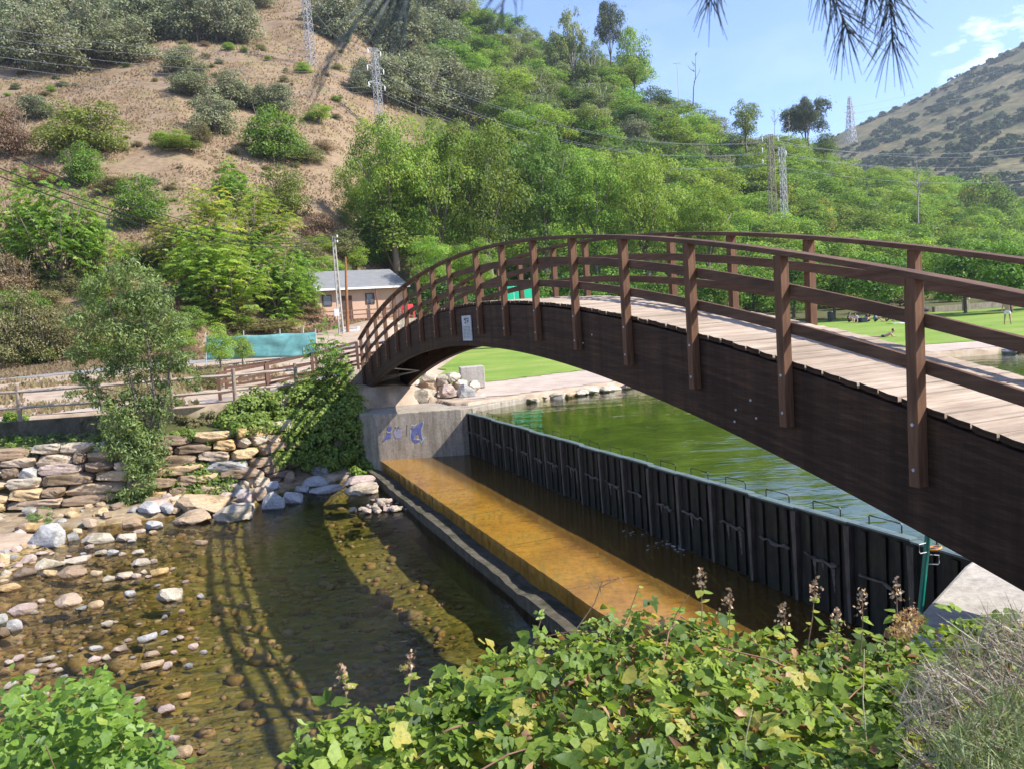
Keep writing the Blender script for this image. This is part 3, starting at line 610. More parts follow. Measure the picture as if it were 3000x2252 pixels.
# right abutment slab in the sun
ab2 = empty('concrete_block', BF(-1, 1, -3), 0, 'sunlit pale concrete block beside the green pole, under the near end of the footbridge', 'abutment')
keep(pr([(1.38, 2.43), (1.2, 1.95), (.5, .51), (-.12, -.62), (-3.2, -.9), (-3.6, 3.2), (-.4, 3.2)][::-1], -5.4, -2.85, 'block', M['conc_pale'], None, .04), ab2)
keep(pr([(-2.4, 2.2), (-2.4, -.5), (-4.6, -.5), (-4.6, 2.2)][::-1], -2.9, -1.75, 'bridge_seat', M['conc'], None, .03), ab2)
# ---------------------------------------------------------------- footbridge
br = empty('footbridge', BF(0, 0, 0), -TH, 'arched dark brown timber footbridge with railings and pale plank deck over the weir', 'footbridge')
SP = [-2.98, -1.49, 0.01, 1.5, 3.0, 4.48, 5.97, 7.44, 8.9, 10.36, 12.23, 13.62, 15.02, 16.48, 17.88, 19.3, 20.78, 22.23, 23.64]
S0, S1 = -3.4, 24.45
def arcbar(name, q0, q1, z0f, z1f, s0, s1, n, mat, bevel=0):
    m = MB(); V = []
    for i in range(n+1):
        s = s0+(s1-s0)*i/n; a, b = z0f(s), z1f(s); V += [(q0, s, a), (q1, s, a), (q1, s, b), (q0, s, b)]
    Fc = [(0, 1, 2, 3), (4*n+3, 4*n+2, 4*n+1, 4*n)]
    for i in range(n):
        for k in range(4): k2 = (k+1) % 4; Fc.append((4*i+k, 4*(i+1)+k, 4*(i+1)+k2, 4*i+k2))
    return m.add(V, Fc).build(name, mat, br, bevel=bevel)
for q0 in (.055, 1.47): arcbar('arch_beam', q0, q0+.18, soffit, lambda s: deck(s)-.075, S0, S1, 90, M['beam'], .008)
m = MB(); r = np.random.default_rng(11); s = S0; pit = .2128
while s < S1:
    sm = s+pit/2; z = deck(sm); sl = math.atan(.2342-.0212*sm); ww_ = pit-.014; dz = r.uniform(-.006, .006)
    q0 = .052+r.uniform(-.012, .006); q1 = 1.645+r.uniform(-.01, .012); V = []
    for (x, yy_, cup) in ((q0, -ww_/2, .006), (q0, 0, 0), (q0, ww_/2, .006), (q1, -ww_/2, .006), (q1, 0, 0), (q1, ww_/2, .006)):
        V.append((x, sm+yy_*math.cos(sl), z+yy_*math.sin(sl)+cup+dz))
    V += [(a, b, c-.05) for a, b, c in V]
    m.add(V, [(0, 3, 4, 1), (1, 4, 5, 2), (6, 7, 10, 9), (7, 8, 11, 10), (0, 1, 7, 6), (1, 2, 8, 7), (3, 9, 10, 4), (4, 10, 11, 5), (0, 6, 9, 3), (2, 5, 11, 8)])
    s += pit
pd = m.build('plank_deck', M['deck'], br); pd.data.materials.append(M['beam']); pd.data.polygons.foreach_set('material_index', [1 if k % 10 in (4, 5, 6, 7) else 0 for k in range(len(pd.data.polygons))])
for q in (.30, 1.37): arcbar('stringer', q-.04, q+.04, lambda s: deck(s)-.16, lambda s: deck(s)-.062, S0, S1, 60, M['beam'])
postme = {}
for side, q in ((-1, 0.), (1, 1.703)):
    for i, s in enumerate(SP):
        z = deck(s); lo = -.64
        mb = MB(); mb.box((0, 0, (1.0+lo)/2), (.10, .10, 1.0-lo)); o = mb.build('post', M['wood'], br, bevel=.006); o.location = (q, s, z)
        if side == -1 and i > 1:
            for bz in (-.14, -.5): MB().tube([(-.058, 0, bz), (-.05, 0, bz)], .014, 8).build('bolt', M['steel'], o)
    qi = q+(.075 if side < 0 else -.075)
    arcbar('handrail', q+side*.0-.075+(.02 if side < 0 else -.02), q+.075+(.02 if side < 0 else -.02), lambda s: deck(s)+1.0, lambda s: deck(s)+1.052, S0, S1-.5, 80, M['rail'], .008)
    for hz in (.31, .675): arcbar('rail', qi-.022, qi+.022, lambda s: deck(s)+hz-.055, lambda s: deck(s)+hz+.055, S0, S1-.4, 80, M['rail'], .005)
# steel cross bracing and cross beams under the deck
for s in (2.2, 6.6, 11, 15.5, 20.1): MB().box((.852, s, deck(s)-.35), (1.24, .12, .3)).build('cross_beam', M['beam'], br)
def sofl(s, d=.12): return soffit(s)+d
for (sa, qa, sb, qb) in ((20.2, .235, 21.3, 1.465), (21.3, 1.465, 22.6, .235), (21.3, 1.46, 22.0, .24)):
    m = MB().tube([(qa, sa, sofl(sa)), (qb, sb, sofl(sb))], .022 if sa == 20.2 else .012, 6); m.build('brace', M['steel'], br)
m = MB(); r = np.random.default_rng(3)
for s, z in ((2.1, -1.0), (2.35, -1.12), (2.38, -1.25), (2.02, -1.18), (5.6, -.3), (5.9, -.42)): MB().tube([(.047, s, z), (.055, s, z)], .013, 8).build('bolt', M['steel'], br)
# notice fixed to the beam
sg = empty('notice_plate', BF(11.33, .045, -.12), -TH, 'small pale rectangular notice plate fixed to the dark side beam of the footbridge', 'sign')
MB().box((-.012, 0, 0), (.02, .60, .53)).build('plate', plain('notice_enamel', (.42, .44, .45), (.56, .58, .58), 7, .5, .1, .002), sg)
m = MB(); rr = random.Random(2)
def mark(y, z, w, h): m.add([(-.0245, y-w/2, z-h/2), (-.0245, y+w/2, z-h/2), (-.0245, y+w/2, z+h/2), (-.0245, y-w/2, z+h/2)], [(0, 1, 2, 3)])
for y, z, w, h in ((.1, .19, .09, .05), (.02, .17, .05, .1), (-.08, .2, .1, .03), (-.1, .14, .07, .05), (.06, .11, .14, .022), (-.16, .18, .03, .08)): mark(y, z, w, h)
for k in range(9): 
    x = .24
    while x > -.24: wd = rr.uniform(.02, .07); mark(x-wd/2, .03-k*.03, wd, .011); x -= wd+.015
m.build('writing', plain('sign_ink', (.06, .07, .08), (.14, .15, .16), 9, .7, .1, .002), sg)
# green pole with wire brackets and an orange ring
gp = onz(2697, 1760, -3.0); gp = ony(2697, 1780, 7.45); gt = ony(2722, 1535, 7.45)
ge = empty('green_pole', tuple(gp), 0, 'bright green painted pole with wire hooks and an orange ring in front of the dam', 'pole')
dv = Vector(gt)-Vector(gp); 
MB().tube([-dv*.55, dv*1.25], [.027, .029], 10).build('pole', M['green'], ge)
mt = dv*.68
m = MB()
for (dz, sx_) in ((.0, -1), (.045, 1), (-.12, 1)):
    b = mt+Vector((0, -.02, dz)); m.tube([b, b+Vector((.085*sx_, -.03, 0)), b+Vector((.095*sx_, -.03, .015)), b+Vector((.095*sx_, -.03, .09)), b+Vector((.02*sx_, -.01, .095))], .005, 6)
m.build('wire_hook', M['steel'], ge)
rg = MB(); pts = [mt+Vector((.075+.055*math.cos(a), -.02+.05*math.sin(a), .035+.012*math.cos(a))) for a in np.linspace(0, 2*math.pi, 17)]
rg.tube(pts, .0085, 6, False)
ro = rg.build('orange_ring', M['orange'], None, True); ro.location = tuple(gp); prop(ro, 'small orange plastic ring hanging on the green pole', 'ring')
# ---------------------------------------------------------------- foliage makers
def unit(v): return v/np.maximum(np.linalg.norm(v, axis=-1, keepdims=True), 1e-9)
def leafmesh(name, P, N, L, W, mat, r=None, T=None, g=rng):
    n = len(P); N = unit(N)
    if T is None: T = g.normal(size=(n, 3))
    T = unit(T-N*(T*N).sum(-1, keepdims=True)); B = np.cross(N, T)
    L = np.broadcast_to(np.asarray(L, float), (n,))[:, None]; W = np.broadcast_to(np.asarray(W, float), (n,))[:, None]
    V = np.stack([P-T*L*.5, P+B*W*.5-T*L*.06, P+T*L*.5, P-B*W*.5-T*L*.06], 1).reshape(-1, 3)
    me = rawmesh(name, V, np.arange(4*n).reshape(n, 4), mat)
    a = me.attributes.new('rnd', 'FLOAT', 'FACE'); a.data.foreach_set('value', (g.random(n) if r is None else r).astype(np.float32))
    return me
def bigleaf(name, P, N, T, L, W, mat, r, fold=.12, droop=.15):
    """folded pointed leaves with a midrib, 4 faces each; P is the stalk end, T points to the tip"""
    n = len(P); N = unit(N); T = unit(T-N*(T*N).sum(-1, keepdims=True)); B = np.cross(N, T); L = L[:, None]; W = W[:, None]
    gd = np.random.default_rng(n); droop = droop+gd.normal(0, .16, (n, 1)); fold = np.abs(fold+gd.normal(0, .09, (n, 1))); W = W*gd.uniform(.8, 1.15, (n, 1)); sk = gd.normal(0, .10, (n, 1))
    def q(t, b, h): return P+T*L*t+B*W*(b+sk*t*t)+N*L*h
    V = np.stack([q(0, 0, 0), q(.32, -.5, .03), q(.70, -.34, -.02-droop*.4), q(1, 0, -droop), q(.70, .34, -.02-droop*.4), q(.32, .5, .03), q(.34, 0, -fold*.6), q(.70, 0, -fold*.6-droop*.4)], 1).reshape(-1, 3)
    b = (np.arange(n)*8)[:, None]
    F = np.concatenate([b+np.array([[0, 6, 1, 1]])*0+np.array([[0, 5, 6, 1]]), b+np.array([[1, 6, 7, 2]]), b+np.array([[6, 5, 4, 7]]), b+np.array([[2, 7, 4, 3]])], 1).reshape(-1, 4)
    me = rawmesh(name, V, F, mat); a = me.attributes.new('rnd', 'FLOAT', 'FACE'); a.data.foreach_set('value', np.repeat(r, 4).astype(np.float32)); return me
def sph(n, g): return unit(g.normal(size=(n, 3)))
def crown_lumps(name, mat, seed, n=5200, K=26, lr=(.13, .24), shape='round', leaf=.034, asp=.62, flat=.0):
    """crown in a unit box: radius .5, z from 0 to 1"""
    g = np.random.default_rng(seed); C = []
    while len(C) < K:
        p = sph(1, g)[0]*g.random()**.42
        if shape == 'round': c = np.array([p[0]*.40, p[1]*.40, .56+p[2]*.40])
        elif shape == 'dome':
            c = np.array([p[0]*.42, p[1]*.42, .06+abs(p[2])*.76*(1-.15*g.random())])
        elif shape == 'tall': z = g.random(); rad = (.46+.1*g.normal())*math.sin(math.pi*min(1, .18+z*.80))**.6; c = np.array([p[0]*rad, p[1]*rad, .08+z*.84])
        elif shape == 'top': c = np.array([p[0]*.42, p[1]*.42, .72+p[2]*.22])
        elif shape == 'cone': z = g.random()**1.3; rad = .42*(1-z); c = np.array([p[0]*rad, p[1]*rad, .08+z*.84])
        C.append(c)
    C = np.array(C); R_ = g.uniform(lr[0], lr[1], K); per = g.multinomial(n, R_**2/(R_**2).sum())
    P = []; N = []; r = []
    for c, rd, m in zip(C, R_, per):
        d = sph(m, g); d[:, 2] = np.where(d[:, 2] < -.35, -d[:, 2], d[:, 2])
        rad = rd*(.55+.5*g.random(m)**.5)[:, None]*np.array([1, 1, .8])
        P.append(c+d*rad); N.append(d*.9+g.normal(size=(m, 3))*.45+np.array([0, 0, .35])); r.append(np.clip(g.normal(.45+g.normal()*.10, .2, m), 0, 1))
    P = np.concatenate(P); P[:, 2] = np.clip(P[:, 2], 0.0, 1.05)
    ex = g.random(len(P)) < .05; P[ex] += (P[ex]-np.array([0, 0, .5]))*g.uniform(.05, .22, (ex.sum(), 1))
    return leafmesh(name, P, np.concatenate(N), leaf*g.uniform(.6, 1.4, len(P)), leaf*asp*g.uniform(.7, 1.3, len(P)), mat, np.concatenate(r), None, g)
def crown_fronds(name, mat, seed, nf=800, fl=(.085, .15)):
    g = np.random.default_rng(seed); P = []; N = []; T = []; L = []; r = []
    K = 34; C = []
    for k in range(K): p = sph(1, g)[0]*g.random()**.4; C.append((p[0]*.36, p[1]*.36, .46+p[2]*.44))
    for i in range(nf):
        c = np.array(C[i % K])+g.normal(size=3)*.075; az = g.uniform(0, 2*math.pi); l = g.uniform(*fl)
        dirh = np.array([math.cos(az), math.sin(az), 0]); sd = np.array([-dirh[1], dirh[0], 0]); tone = np.clip(g.normal(.5, .2), 0, 1)
        for j in range(11):
            u = (j+.5)/11; p = c+dirh*l*u+np.array([0, 0, l*(.42*u-.75*u*u)])
            ll = l*.34*math.sin(math.pi*(.15+.8*u))
            for sgn in (-1, 1):
                tt = sd*sgn+dirh*.45+np.array([0, 0, -.32]); P.append(p+unit(tt)*ll*.5); T.append(tt); N.append(np.array([0, 0, 1.])+dirh*.5+g.normal(size=3)*.35); L.append(ll); r.append(np.clip(tone+g.normal(0, .08), 0, 1))
    L = np.array(L)
    return leafmesh(name, np.array(P), np.array(N), L, L*.36, mat, np.array(r), np.array(T), g)
def trunkmesh(name, mat, seed, h=.45, r0=.035, limbs=6, spread=.30, top=.85, stems=1):
    g = np.random.default_rng(seed); m = MB()
    for st_ in range(stems):
        ox, oy = (0, 0) if stems == 1 else (g.normal(0, .06), g.normal(0, .06)); lx, ly = g.normal(0, .04, 2)
        pts = [(ox+lx*t+.012*math.sin(5*t+st_), oy+ly*t, t*h-.06) for t in np.linspace(0, 1, 6)]
        m.tube(pts, [r0*(1-.45*t)/(stems**.5) for t in np.linspace(0, 1, 6)], 7)
        tip = Vector(pts[-1])
        for k in range(limbs):
            az = 2*math.pi*k/limbs+g.uniform(-.4, .4); L = g.uniform(.6, 1.)
            e = Vector((tip.x+math.cos(az)*spread*L, tip.y+math.sin(az)*spread*L, h+(top-h)*g.uniform(.45, 1)))
            b = Vector(pts[3 if k % 2 else 5]); mid = b.lerp(e, .5)+Vector((0, 0, -.03))
            m.tube([b, mid, e], [r0*.5/(stems**.5), r0*.3/(stems**.5), r0*.1], 5)
    return rawmesh(name, m.v, m.f, mat, True)
PROTO = {}
def proto(kind, mat, trunk, trm):
    PROTO.setdefault(kind, []).append((mat, trunk, trm))
TK = {}
for i in range(3):
    TK['a', i] = trunkmesh('trunk_mesh', M['bark'], 50+i); TK['b', i] = trunkmesh('trunk_mesh', M['bark'], 60+i, .25, .03, 7, .36, .75, 3)
    TK['p', i] = trunkmesh('trunk_mesh', M['bark'], 70+i, .72, .022, 6, .3, .95); TK['t', i] = trunkmesh('trunk_mesh', M['palebark'], 80+i, .55, .03, 7, .22, .92, 2)
def reg(kind, mats, tk, **kw):
    for i, mt in enumerate(mats):
        PROTO.setdefault(kind, []).append((crown_lumps('crown_mesh', M[mt], hash(kind) % 97+i*13 if False else len(kind)*31+i*13, **kw), TK[tk, i % 3]))
reg('broad', ['f_broad', 'f_broad', 'f_lime', 'f_broad'], 'a', n=5600, K=34, lr=(.10, .2))
reg('lime', ['f_lime', 'f_broad', 'f_lime'], 'a', n=6500, K=40, lr=(.1, .2))
reg('yel', ['f_yel', 'f_yel'], 'a', n=4500, K=28, lr=(.1, .19))
reg('oak', ['f_oak', 'f_oak', 'f_oak'], 'b', n=9000, K=70, lr=(.10, .18), shape='dome', leaf=.032, asp=.7)
reg('dark', ['f_dark', 'f_dark'], 'b', n=8000, K=60, lr=(.12, .2), shape='dome', leaf=.03)
reg('bush', ['f_broad', 'f_lime', 'f_broad'], 'b', n=8000, K=60, lr=(.11, .19), shape='dome', leaf=.034)
reg('olive', ['f_olive', 'f_olive', 'f_dry'], 'b', n=8000, K=60, lr=(.11, .19), shape='dome', leaf=.03)
reg('domelime', ['f_domelime', 'f_domelime'], 'b', n=8500, K=60, lr=(.11, .19), shape='dome', leaf=.032)
reg('domegreen', ['f_domegreen', 'f_domegreen'], 'b', n=8500, K=60, lr=(.11, .19), shape='dome', leaf=.034)
reg('pale', ['f_poplar', 'f_poplar'], 't', n=7000, K=50, lr=(.07, .13), leaf=.028)
reg('poplar', ['f_poplar', 'f_poplar'], 't', n=9000, K=60, lr=(.045, .10), shape='tall', leaf=.03, asp=1.)
reg('pine', ['f_pine', 'f_pine'], 'p', n=9000, K=26, lr=(.1, .17), shape='top', leaf=.034, asp=.4)
reg('cone', ['f_dark', 'f_pine'], 'p', n=4200, K=40, lr=(.07, .14), shape='cone', leaf=.03, asp=.4)
reg('plane', ['f_plane', 'f_plane', 'f_plane'], 'p', n=7000, K=46, lr=(.11, .18), shape='round', leaf=.036, asp=.8)
reg('bigbroad', ['f_broad', 'f_lime', 'f_broad'], 'a', n=17000, K=80, lr=(.07, .14), leaf=.02)
reg('biglime', ['f_lime', 'f_lime'], 'a', n=15000, K=80, lr=(.07, .14), leaf=.02)
PROTO['sap'] = [(crown_fronds('crown_mesh', M['f_ail'], 310+i, 130, (.16, .27)), TK['b', i]) for i in range(2)]
for i, mt in enumerate(['f_ail', 'f_ail', 'f_ailyel']): PROTO.setdefault('ail', []).append((crown_fronds('crown_mesh', M[mt], 300+i), TK['b', i]))
CNT = [0]
def tree(kind, pos, w, h, label, cat='tree', group=None, name=None, var=None, sink=.0, rz=None):
    CNT[0] += 1; i = CNT[0]
    pl = PROTO[kind]; cm, tm = pl[(i*7+i//3) % len(pl) if var is None else var % len(pl)]
    e = empty(name or 'tree', (pos[0], pos[1], pos[2]-sink), (i*2.399) % 6.283 if rz is None else rz, label, cat, group); e.scale = (w, w, h)
    link(bpy.data.objects.new('crown', cm), e); link(bpy.data.objects.new('trunk', tm), e)
    return e
def ptree(kind, cx, by, w, h, label, cat='tree', group=None, name=None, var=None, Y=None, lift=0):
    """base given by a pixel of the 2212-px overview; size from its width and height there"""
    p = hitD(cx, by) if Y is None else ony(cx*1.3565, by*1.3565, Y)
    k = p[1]*1.3565/FX
    w *= 1.2; h *= 1.36
    return tree(kind, (p[0], p[1], p[2]+lift), w*k, h*k, label, cat, group, name, var, sink=.02*h*k)
# ---- shrubs and trees on the open slope (cx, base y, width, height)
G1 = 'grey holm oaks on the open slope'
for k, (x, y, w, h, t) in enumerate(((45, 142, 140, 115, 'spreading grey green holm oak at the upper edge of the bare slope'), (115, 158, 140, 112, 'grey green holm oak whose dark shaded foot meets the bare slope under the cables'),
        (195, 132, 130, 115, ''), (268, 140, 130, 95, 'low grey holm oak at the lower tip of the big oak clump'), (60, 62, 150, 85, ''), (165, 55, 150, 80, ''), (300, 92, 130, 95, ''), (372, 82, 130, 85, ''),
        (430, 94, 120, 95, ''), (505, 96, 110, 105, 'rounded dark holm oak at the end of the oak clump'), (470, 38, 130, 70, ''), (400, 158, 90, 50, 'small grey holm oak alone below the oak clump'), (210, 18, 160, 60, ''), (330, 14, 140, 50, ''),
        (240, 70, 120, 80, ''), (20, 90, 120, 90, ''), (345, 60, 110, 70, ''), (100, 100, 120, 90, ''), (540, 20, 120, 60, ''))):
    ptree('oak', x, y, w, h, t or 'grey green holm oak in the dense clump near the top of the slope', 'holm oak', G1, 'holm_oak')
for k, (kind, x, y, w, h, t, c) in enumerate((
    ('oak', 412, 208, 95, 52, 'low dark olive shrub at the upper end of the mid slope row', 'shrub'), ('oak', 500, 232, 105, 70, 'grey holm oak in the middle of the mid slope row', 'holm oak'),
    ('oak', 562, 240, 75, 50, 'flat grey shrub behind the holm oak on the mid slope', 'shrub'), ('oak', 602, 250, 80, 62, 'brownish holm oak beside the bright green round tree on the slope', 'holm oak'),
    ('oak', 465, 290, 98, 82, 'pale grey round shrub standing alone on the dry mid slope', 'shrub'), ('olive', 430, 308, 60, 38, 'small ragged green bush just below the pale grey shrub', 'bush'),
    ('domegreen', 592, 348, 128, 106, 'bright green rounded tree alone on the dry slope', 'tree'), ('olive', 662, 352, 70, 40, 'low bush touching the foot of the bright green rounded tree', 'bush'),
    ('domelime', 186, 335, 165, 108, 'yellow green spreading shrub with open branches on the dry slope', 'shrub'), ('domegreen', 178, 402, 86, 86, 'small dark green round shrub below the yellow green one', 'shrub'),
    ('domegreen', 310, 492, 112, 108, 'green shrub turning yellow beside its dark shadow on the slope', 'shrub'), ('domelime', 615, 468, 98, 105, 'dull dark green shrub above the yellow feathery tree', 'shrub'),
    ('oak', 80, 258, 75, 48, 'small grey bush high on the dry slope', 'bush'), ('olive', 28, 340, 95, 105, 'olive brown bush cut by the edge of the view, on the dry slope', 'bush'),
    ('lime', 368, 318, 70, 26, 'low patch of bright green weeds on the dry slope', 'bush'), ('lime', 390, 328, 90, 20, 'flat yellow green weeds on the terrace edge', 'bush'),
    ('lime', 690, 268, 60, 28, 'tiny bright bush beneath the lattice pylon slope', 'bush'), ('bush', 656, 158, 36, 20, 'tiny green bush at the foot of the upper pylon', 'bush'),
    ('olive', 700, 330, 50, 26, 'thin olive bush near the bright green rounded tree', 'bush'), ('olive', 250, 420, 90, 34, 'low grey brown bush between the two cables', 'bush'),
    ('olive', 90, 400, 80, 40, 'low grey bush above the feathery bright trees', 'bush'), ('olive', 340, 560, 60, 40, 'dry bush beside the yellowing feathery tree', 'bush'))):
    k_ = {'oak': 'shrub', 'dark': 'shrub'}.get(kind, 'shrub')
    ptree(kind, x, y, w, h, t, c, 'shrubs dotted over the dry slope', {'tree': 'tree', 'holm oak': 'holm_oak'}.get(c, c))
G2 = 'feathery trees along the foot of the slope'
for (kind, v, x, y, w, h, t) in (('ail', 0, 45, 612, 150, 185, 'bright feathery tree half cut by the edge of the view'), ('ail', 1, 130, 628, 170, 200, 'tall bright green feathery tree with drooping fronds below the cables'), ('ail', 0, 212, 622, 110, 150, 'lower bright feathery tree beside the tall one'),
        ('ail', 1, 505, 470, 95, 100, 'pale yellow green feathery tree rising above the others'), ('ail', 2, 455, 600, 170, 150, 'feathery tree with orange yellow leaves'), ('ail', 2, 565, 560, 150, 120, 'yellowing feathery tree beneath the dark shrub'),
        ('ail', 1, 420, 650, 120, 130, 'green feathery tree behind the slender bank tree'), ('ail', 0, 485, 700, 200, 165, 'wide green feathery tree above the turquoise screen'), ('ail', 0, 605, 702, 150, 150, 'dark green feathery tree next to the pink house'),
        ('ail', 1, 655, 690, 80, 130, 'narrow green feathery tree touching the house wall'), ('ail', 0, 545, 640, 120, 110, 'green feathery tree in the gap above the wide one'), ('ail', 2, 372, 600, 90, 100, 'small yellow feathery tree at the end of the row')):
    ptree(kind, x, y, w, h, t, 'tree', G2, 'feathery_tree', v)
for (kind, x, y, w, h, t) in (('olive', 38, 785, 130, 150, 'olive bramble mound by the road at the edge of the view'), ('olive', 112, 785, 110, 120, 'rounded olive bush on the road verge'), ('olive', 30, 650, 100, 100, 'brown dry bush above the road'),
        ('bush', 20, 700, 80, 70, 'mid green bush above the olive bramble mound'), ('olive', 190, 760, 100, 90, 'dry olive bush behind the slender bank tree'), ('olive', 330, 740, 110, 80, 'brown olive bush behind the crown of the bank tree'),
        ('lime', 478, 800, 62, 70, 'light green bush in front of the turquoise screen'), ('lime', 524, 790, 46, 52, 'smaller light green bush in front of the turquoise screen'), ('olive', 455, 838, 90, 40, 'dark low bush behind the log rail'),
        ('olive', 560, 716, 180, 26, 'dry brown creeper along the top of the turquoise screen'), ('olive', 740, 560, 90, 60, 'olive bush on the bank above the house roof'), ('olive', 690, 520, 80, 60, 'yellow olive bush above the lamp post'),
        ('dark', 800, 575, 60, 70, 'dark bush behind the house roof'), ('lime', 770, 590, 60, 40, 'bright bush behind the house'), ('olive', 660, 570, 80, 50, 'dull bush behind the house corner'), ('lime', 395, 770, 50, 45, 'bright weeds on the road verge')):
    ptree(kind, x, y, w, h, t, 'bush', 'bushes along the road and house', 'bush')
G3 = 'holm oaks around the lattice pylon'
for x, y, w, h in ((735, 98, 100, 115), (805, 84, 110, 95), (880, 132, 140, 110), (850, 62, 120, 80), (955, 62, 140, 80), (900, 40, 120, 60), (830, 218, 120, 95), (900, 245, 140, 112), (985, 252, 150, 118), (1052, 228, 90, 70), (785, 205, 60, 70), (760, 40, 120, 70), (700, 60, 90, 60), (960, 130, 110, 90), (915, 180, 120, 70)):
    ptree('oak', x, y, w, h, 'grey holm oak in the grove behind the lattice pylon', 'holm oak', G3, 'holm_oak')
# ---- the forest
def forest():
    g = np.random.default_rng(17); n = 0; pts = []
    a = -.175
    for Y in np.geomspace(92, 325, 27):
        sp = 6.0+Y*.0165
        x = -.21*Y+g.uniform(0, sp)
        while x < .80*Y:
            X = x+g.normal(0, sp*.22); y = Y+g.normal(0, Y*.02); x += sp
            a = X/y; yt = np.interp(a, HA, HYT); yc = np.interp(a, HA, HYC)
            k = (y-yt)/(yc-yt)
            if k < -.03 or k > 1.04: continue
            z = float(H(np.array(X), np.array(y))); e = z/y
            px = 1500+FX*a; py = 936-.0688*(px-1500)-e*FX; dx, dy = px/1.3565, py/1.3565
            cz = (z+sp*.75)/y; cy = (936-.0688*(px-1500)-cz*FX)/1.3565; hw = sp*.62/y*FX/1.3565
            if dx-hw*.8 < np.interp(cy, [0, 60, 130, 180, 240, 290, 310, 340, 380, 450, 560, 700], [925, 930, 965, 1050, 1080, 1100, 960, 880, 800, 765, 770, 800]): continue
            if cy-hw < 215 and dx < 1075 and cy > 150: continue
            pts.append((X, y, z, dx, dy, sp))
    for (X, y, z, dx, dy, sp) in pts:
        u = g.random(); far_ = y > 190
        v = float(fbm(X/28., y/28., 2, 77))
        if dx > 1480 and dy < 380 and u < .12: kind = 'pine'
        elif v < .40: kind = 'dark' if u < .3 else ('oak' if u < .42 and dx > 1300 else 'broad')
        elif v < .54: kind = 'broad' if u < .78 else 'lime'
        else: kind = 'lime' if u < .5 else ('yel' if u < .525 else 'broad')
        if 1130 < dx < 1330 and 120 < dy < 330 and u < .7: kind = 'pale'
        w = sp*g.uniform(1.3, 1.85); h = min(w*g.uniform(.85, 1.2), 12.5 if k < .8 else 9.)
        if kind == 'poplar': w *= .85; h = w*1.9
        if kind == 'pine': h = w*1.25
        lab = {'broad': 'mid green broadleaf tree in the dense hillside wood', 'lime': 'bright yellow green broadleaf tree in the dense hillside wood', 'dark': 'dark green bushy tree in the dense hillside wood', 'oak': 'grey green oak in the dense hillside wood',
               'yel': 'yellowing broadleaf tree in the dense hillside wood', 'pale': 'pale grey green tree with thin upright stems in the hillside wood', 'pine': 'dark pine rising from the hillside wood'}[kind]
        tree(kind, (X, y, z), w, h, lab, 'tree', 'trees of the hillside wood', {'poplar': 'poplar_tree', 'pine': 'pine_tree'}.get(kind, 'broadleaf_tree'), sink=.04*h)
    return len(pts)
NF = forest()
print('forest', NF)
for (kind, x, y, w, h, t, nm) in (('pale', 1236, 215, 78, 150, 'tallest pale poplar breaking the skyline', 'poplar_tree'), ('pale', 1200, 205, 70, 100, 'pale poplar just below the tallest one on the skyline', 'poplar_tree'), ('pale', 1282, 215, 62, 95, 'pale poplar beside the tallest one, toward the skyline pine', 'poplar_tree'),
        ('pine', 1322, 195, 62, 138, 'slender dark pine standing clear against the sky', 'pine_tree'), ('broad', 1372, 215, 75, 110, 'dark broadleaf tree on the skyline next to the slender pine', 'broadleaf_tree'),
        ('pine', 1748, 335, 58, 92, 'round headed pine alone on the skyline near the far hill', 'pine_tree'), ('dark', 1782, 335, 50, 42, 'dark purple green bush at the foot of the skyline pine', 'bush'), ('broad', 1612, 320, 60, 80, 'dark green tree on the skyline beside the bare twigs', 'broadleaf_tree'),
        ('dark', 2130, 525, 120, 135, 'large dark round tree at the lower edge of the hillside wood', 'broadleaf_tree'), ('yel', 1690, 470, 60, 70, 'thin dry yellow tree near the two lattice pylons', 'broadleaf_tree'), ('yel', 1775, 540, 60, 80, 'tan dying tree above the far handrail', 'broadleaf_tree')):
    ptree(kind, x, y, w, h, t, 'tree' if nm != 'bush' else 'bush', None, nm)
# large trees at the foot of the wood, behind the near end of the lawn
for (kind, x, y, w, h, t) in (('bigbroad', 855, 560, 190, 235, 'big leafy tree leaning over the house roof'), ('bigbroad', 790, 540, 110, 150, 'dark green tree at the edge of the wood above the house'), ('biglime', 960, 600, 190, 240, 'big light green tree behind the bridge railing'), ('bigbroad', 1060, 600, 200, 260, 'big mid green tree behind the top of the bridge arch'),
        ('biglime', 935, 640, 110, 95, 'bright green bushy tree seen through the railing'), ('biglime', 1035, 640, 110, 90, 'bright leafy bush between the railing posts'), ('bigbroad', 1180, 600, 190, 240, 'big mid green tree with thin pale stems'), ('biglime', 1290, 600, 150, 190, 'yellow green tree behind the top handrail'), ('bigbroad', 1400, 600, 180, 210, 'large green tree above the handrail middle'), ('bigbroad', 1530, 600, 160, 150, 'dark tree above the crossing of the handrails')):
    ptree(kind, x, y, w, h, t, 'tree', None, 'broadleaf_tree', Y={855: 88, 780: 92, 960: 90, 1060: 92, 935: 74, 1035: 76}.get(x, 96))
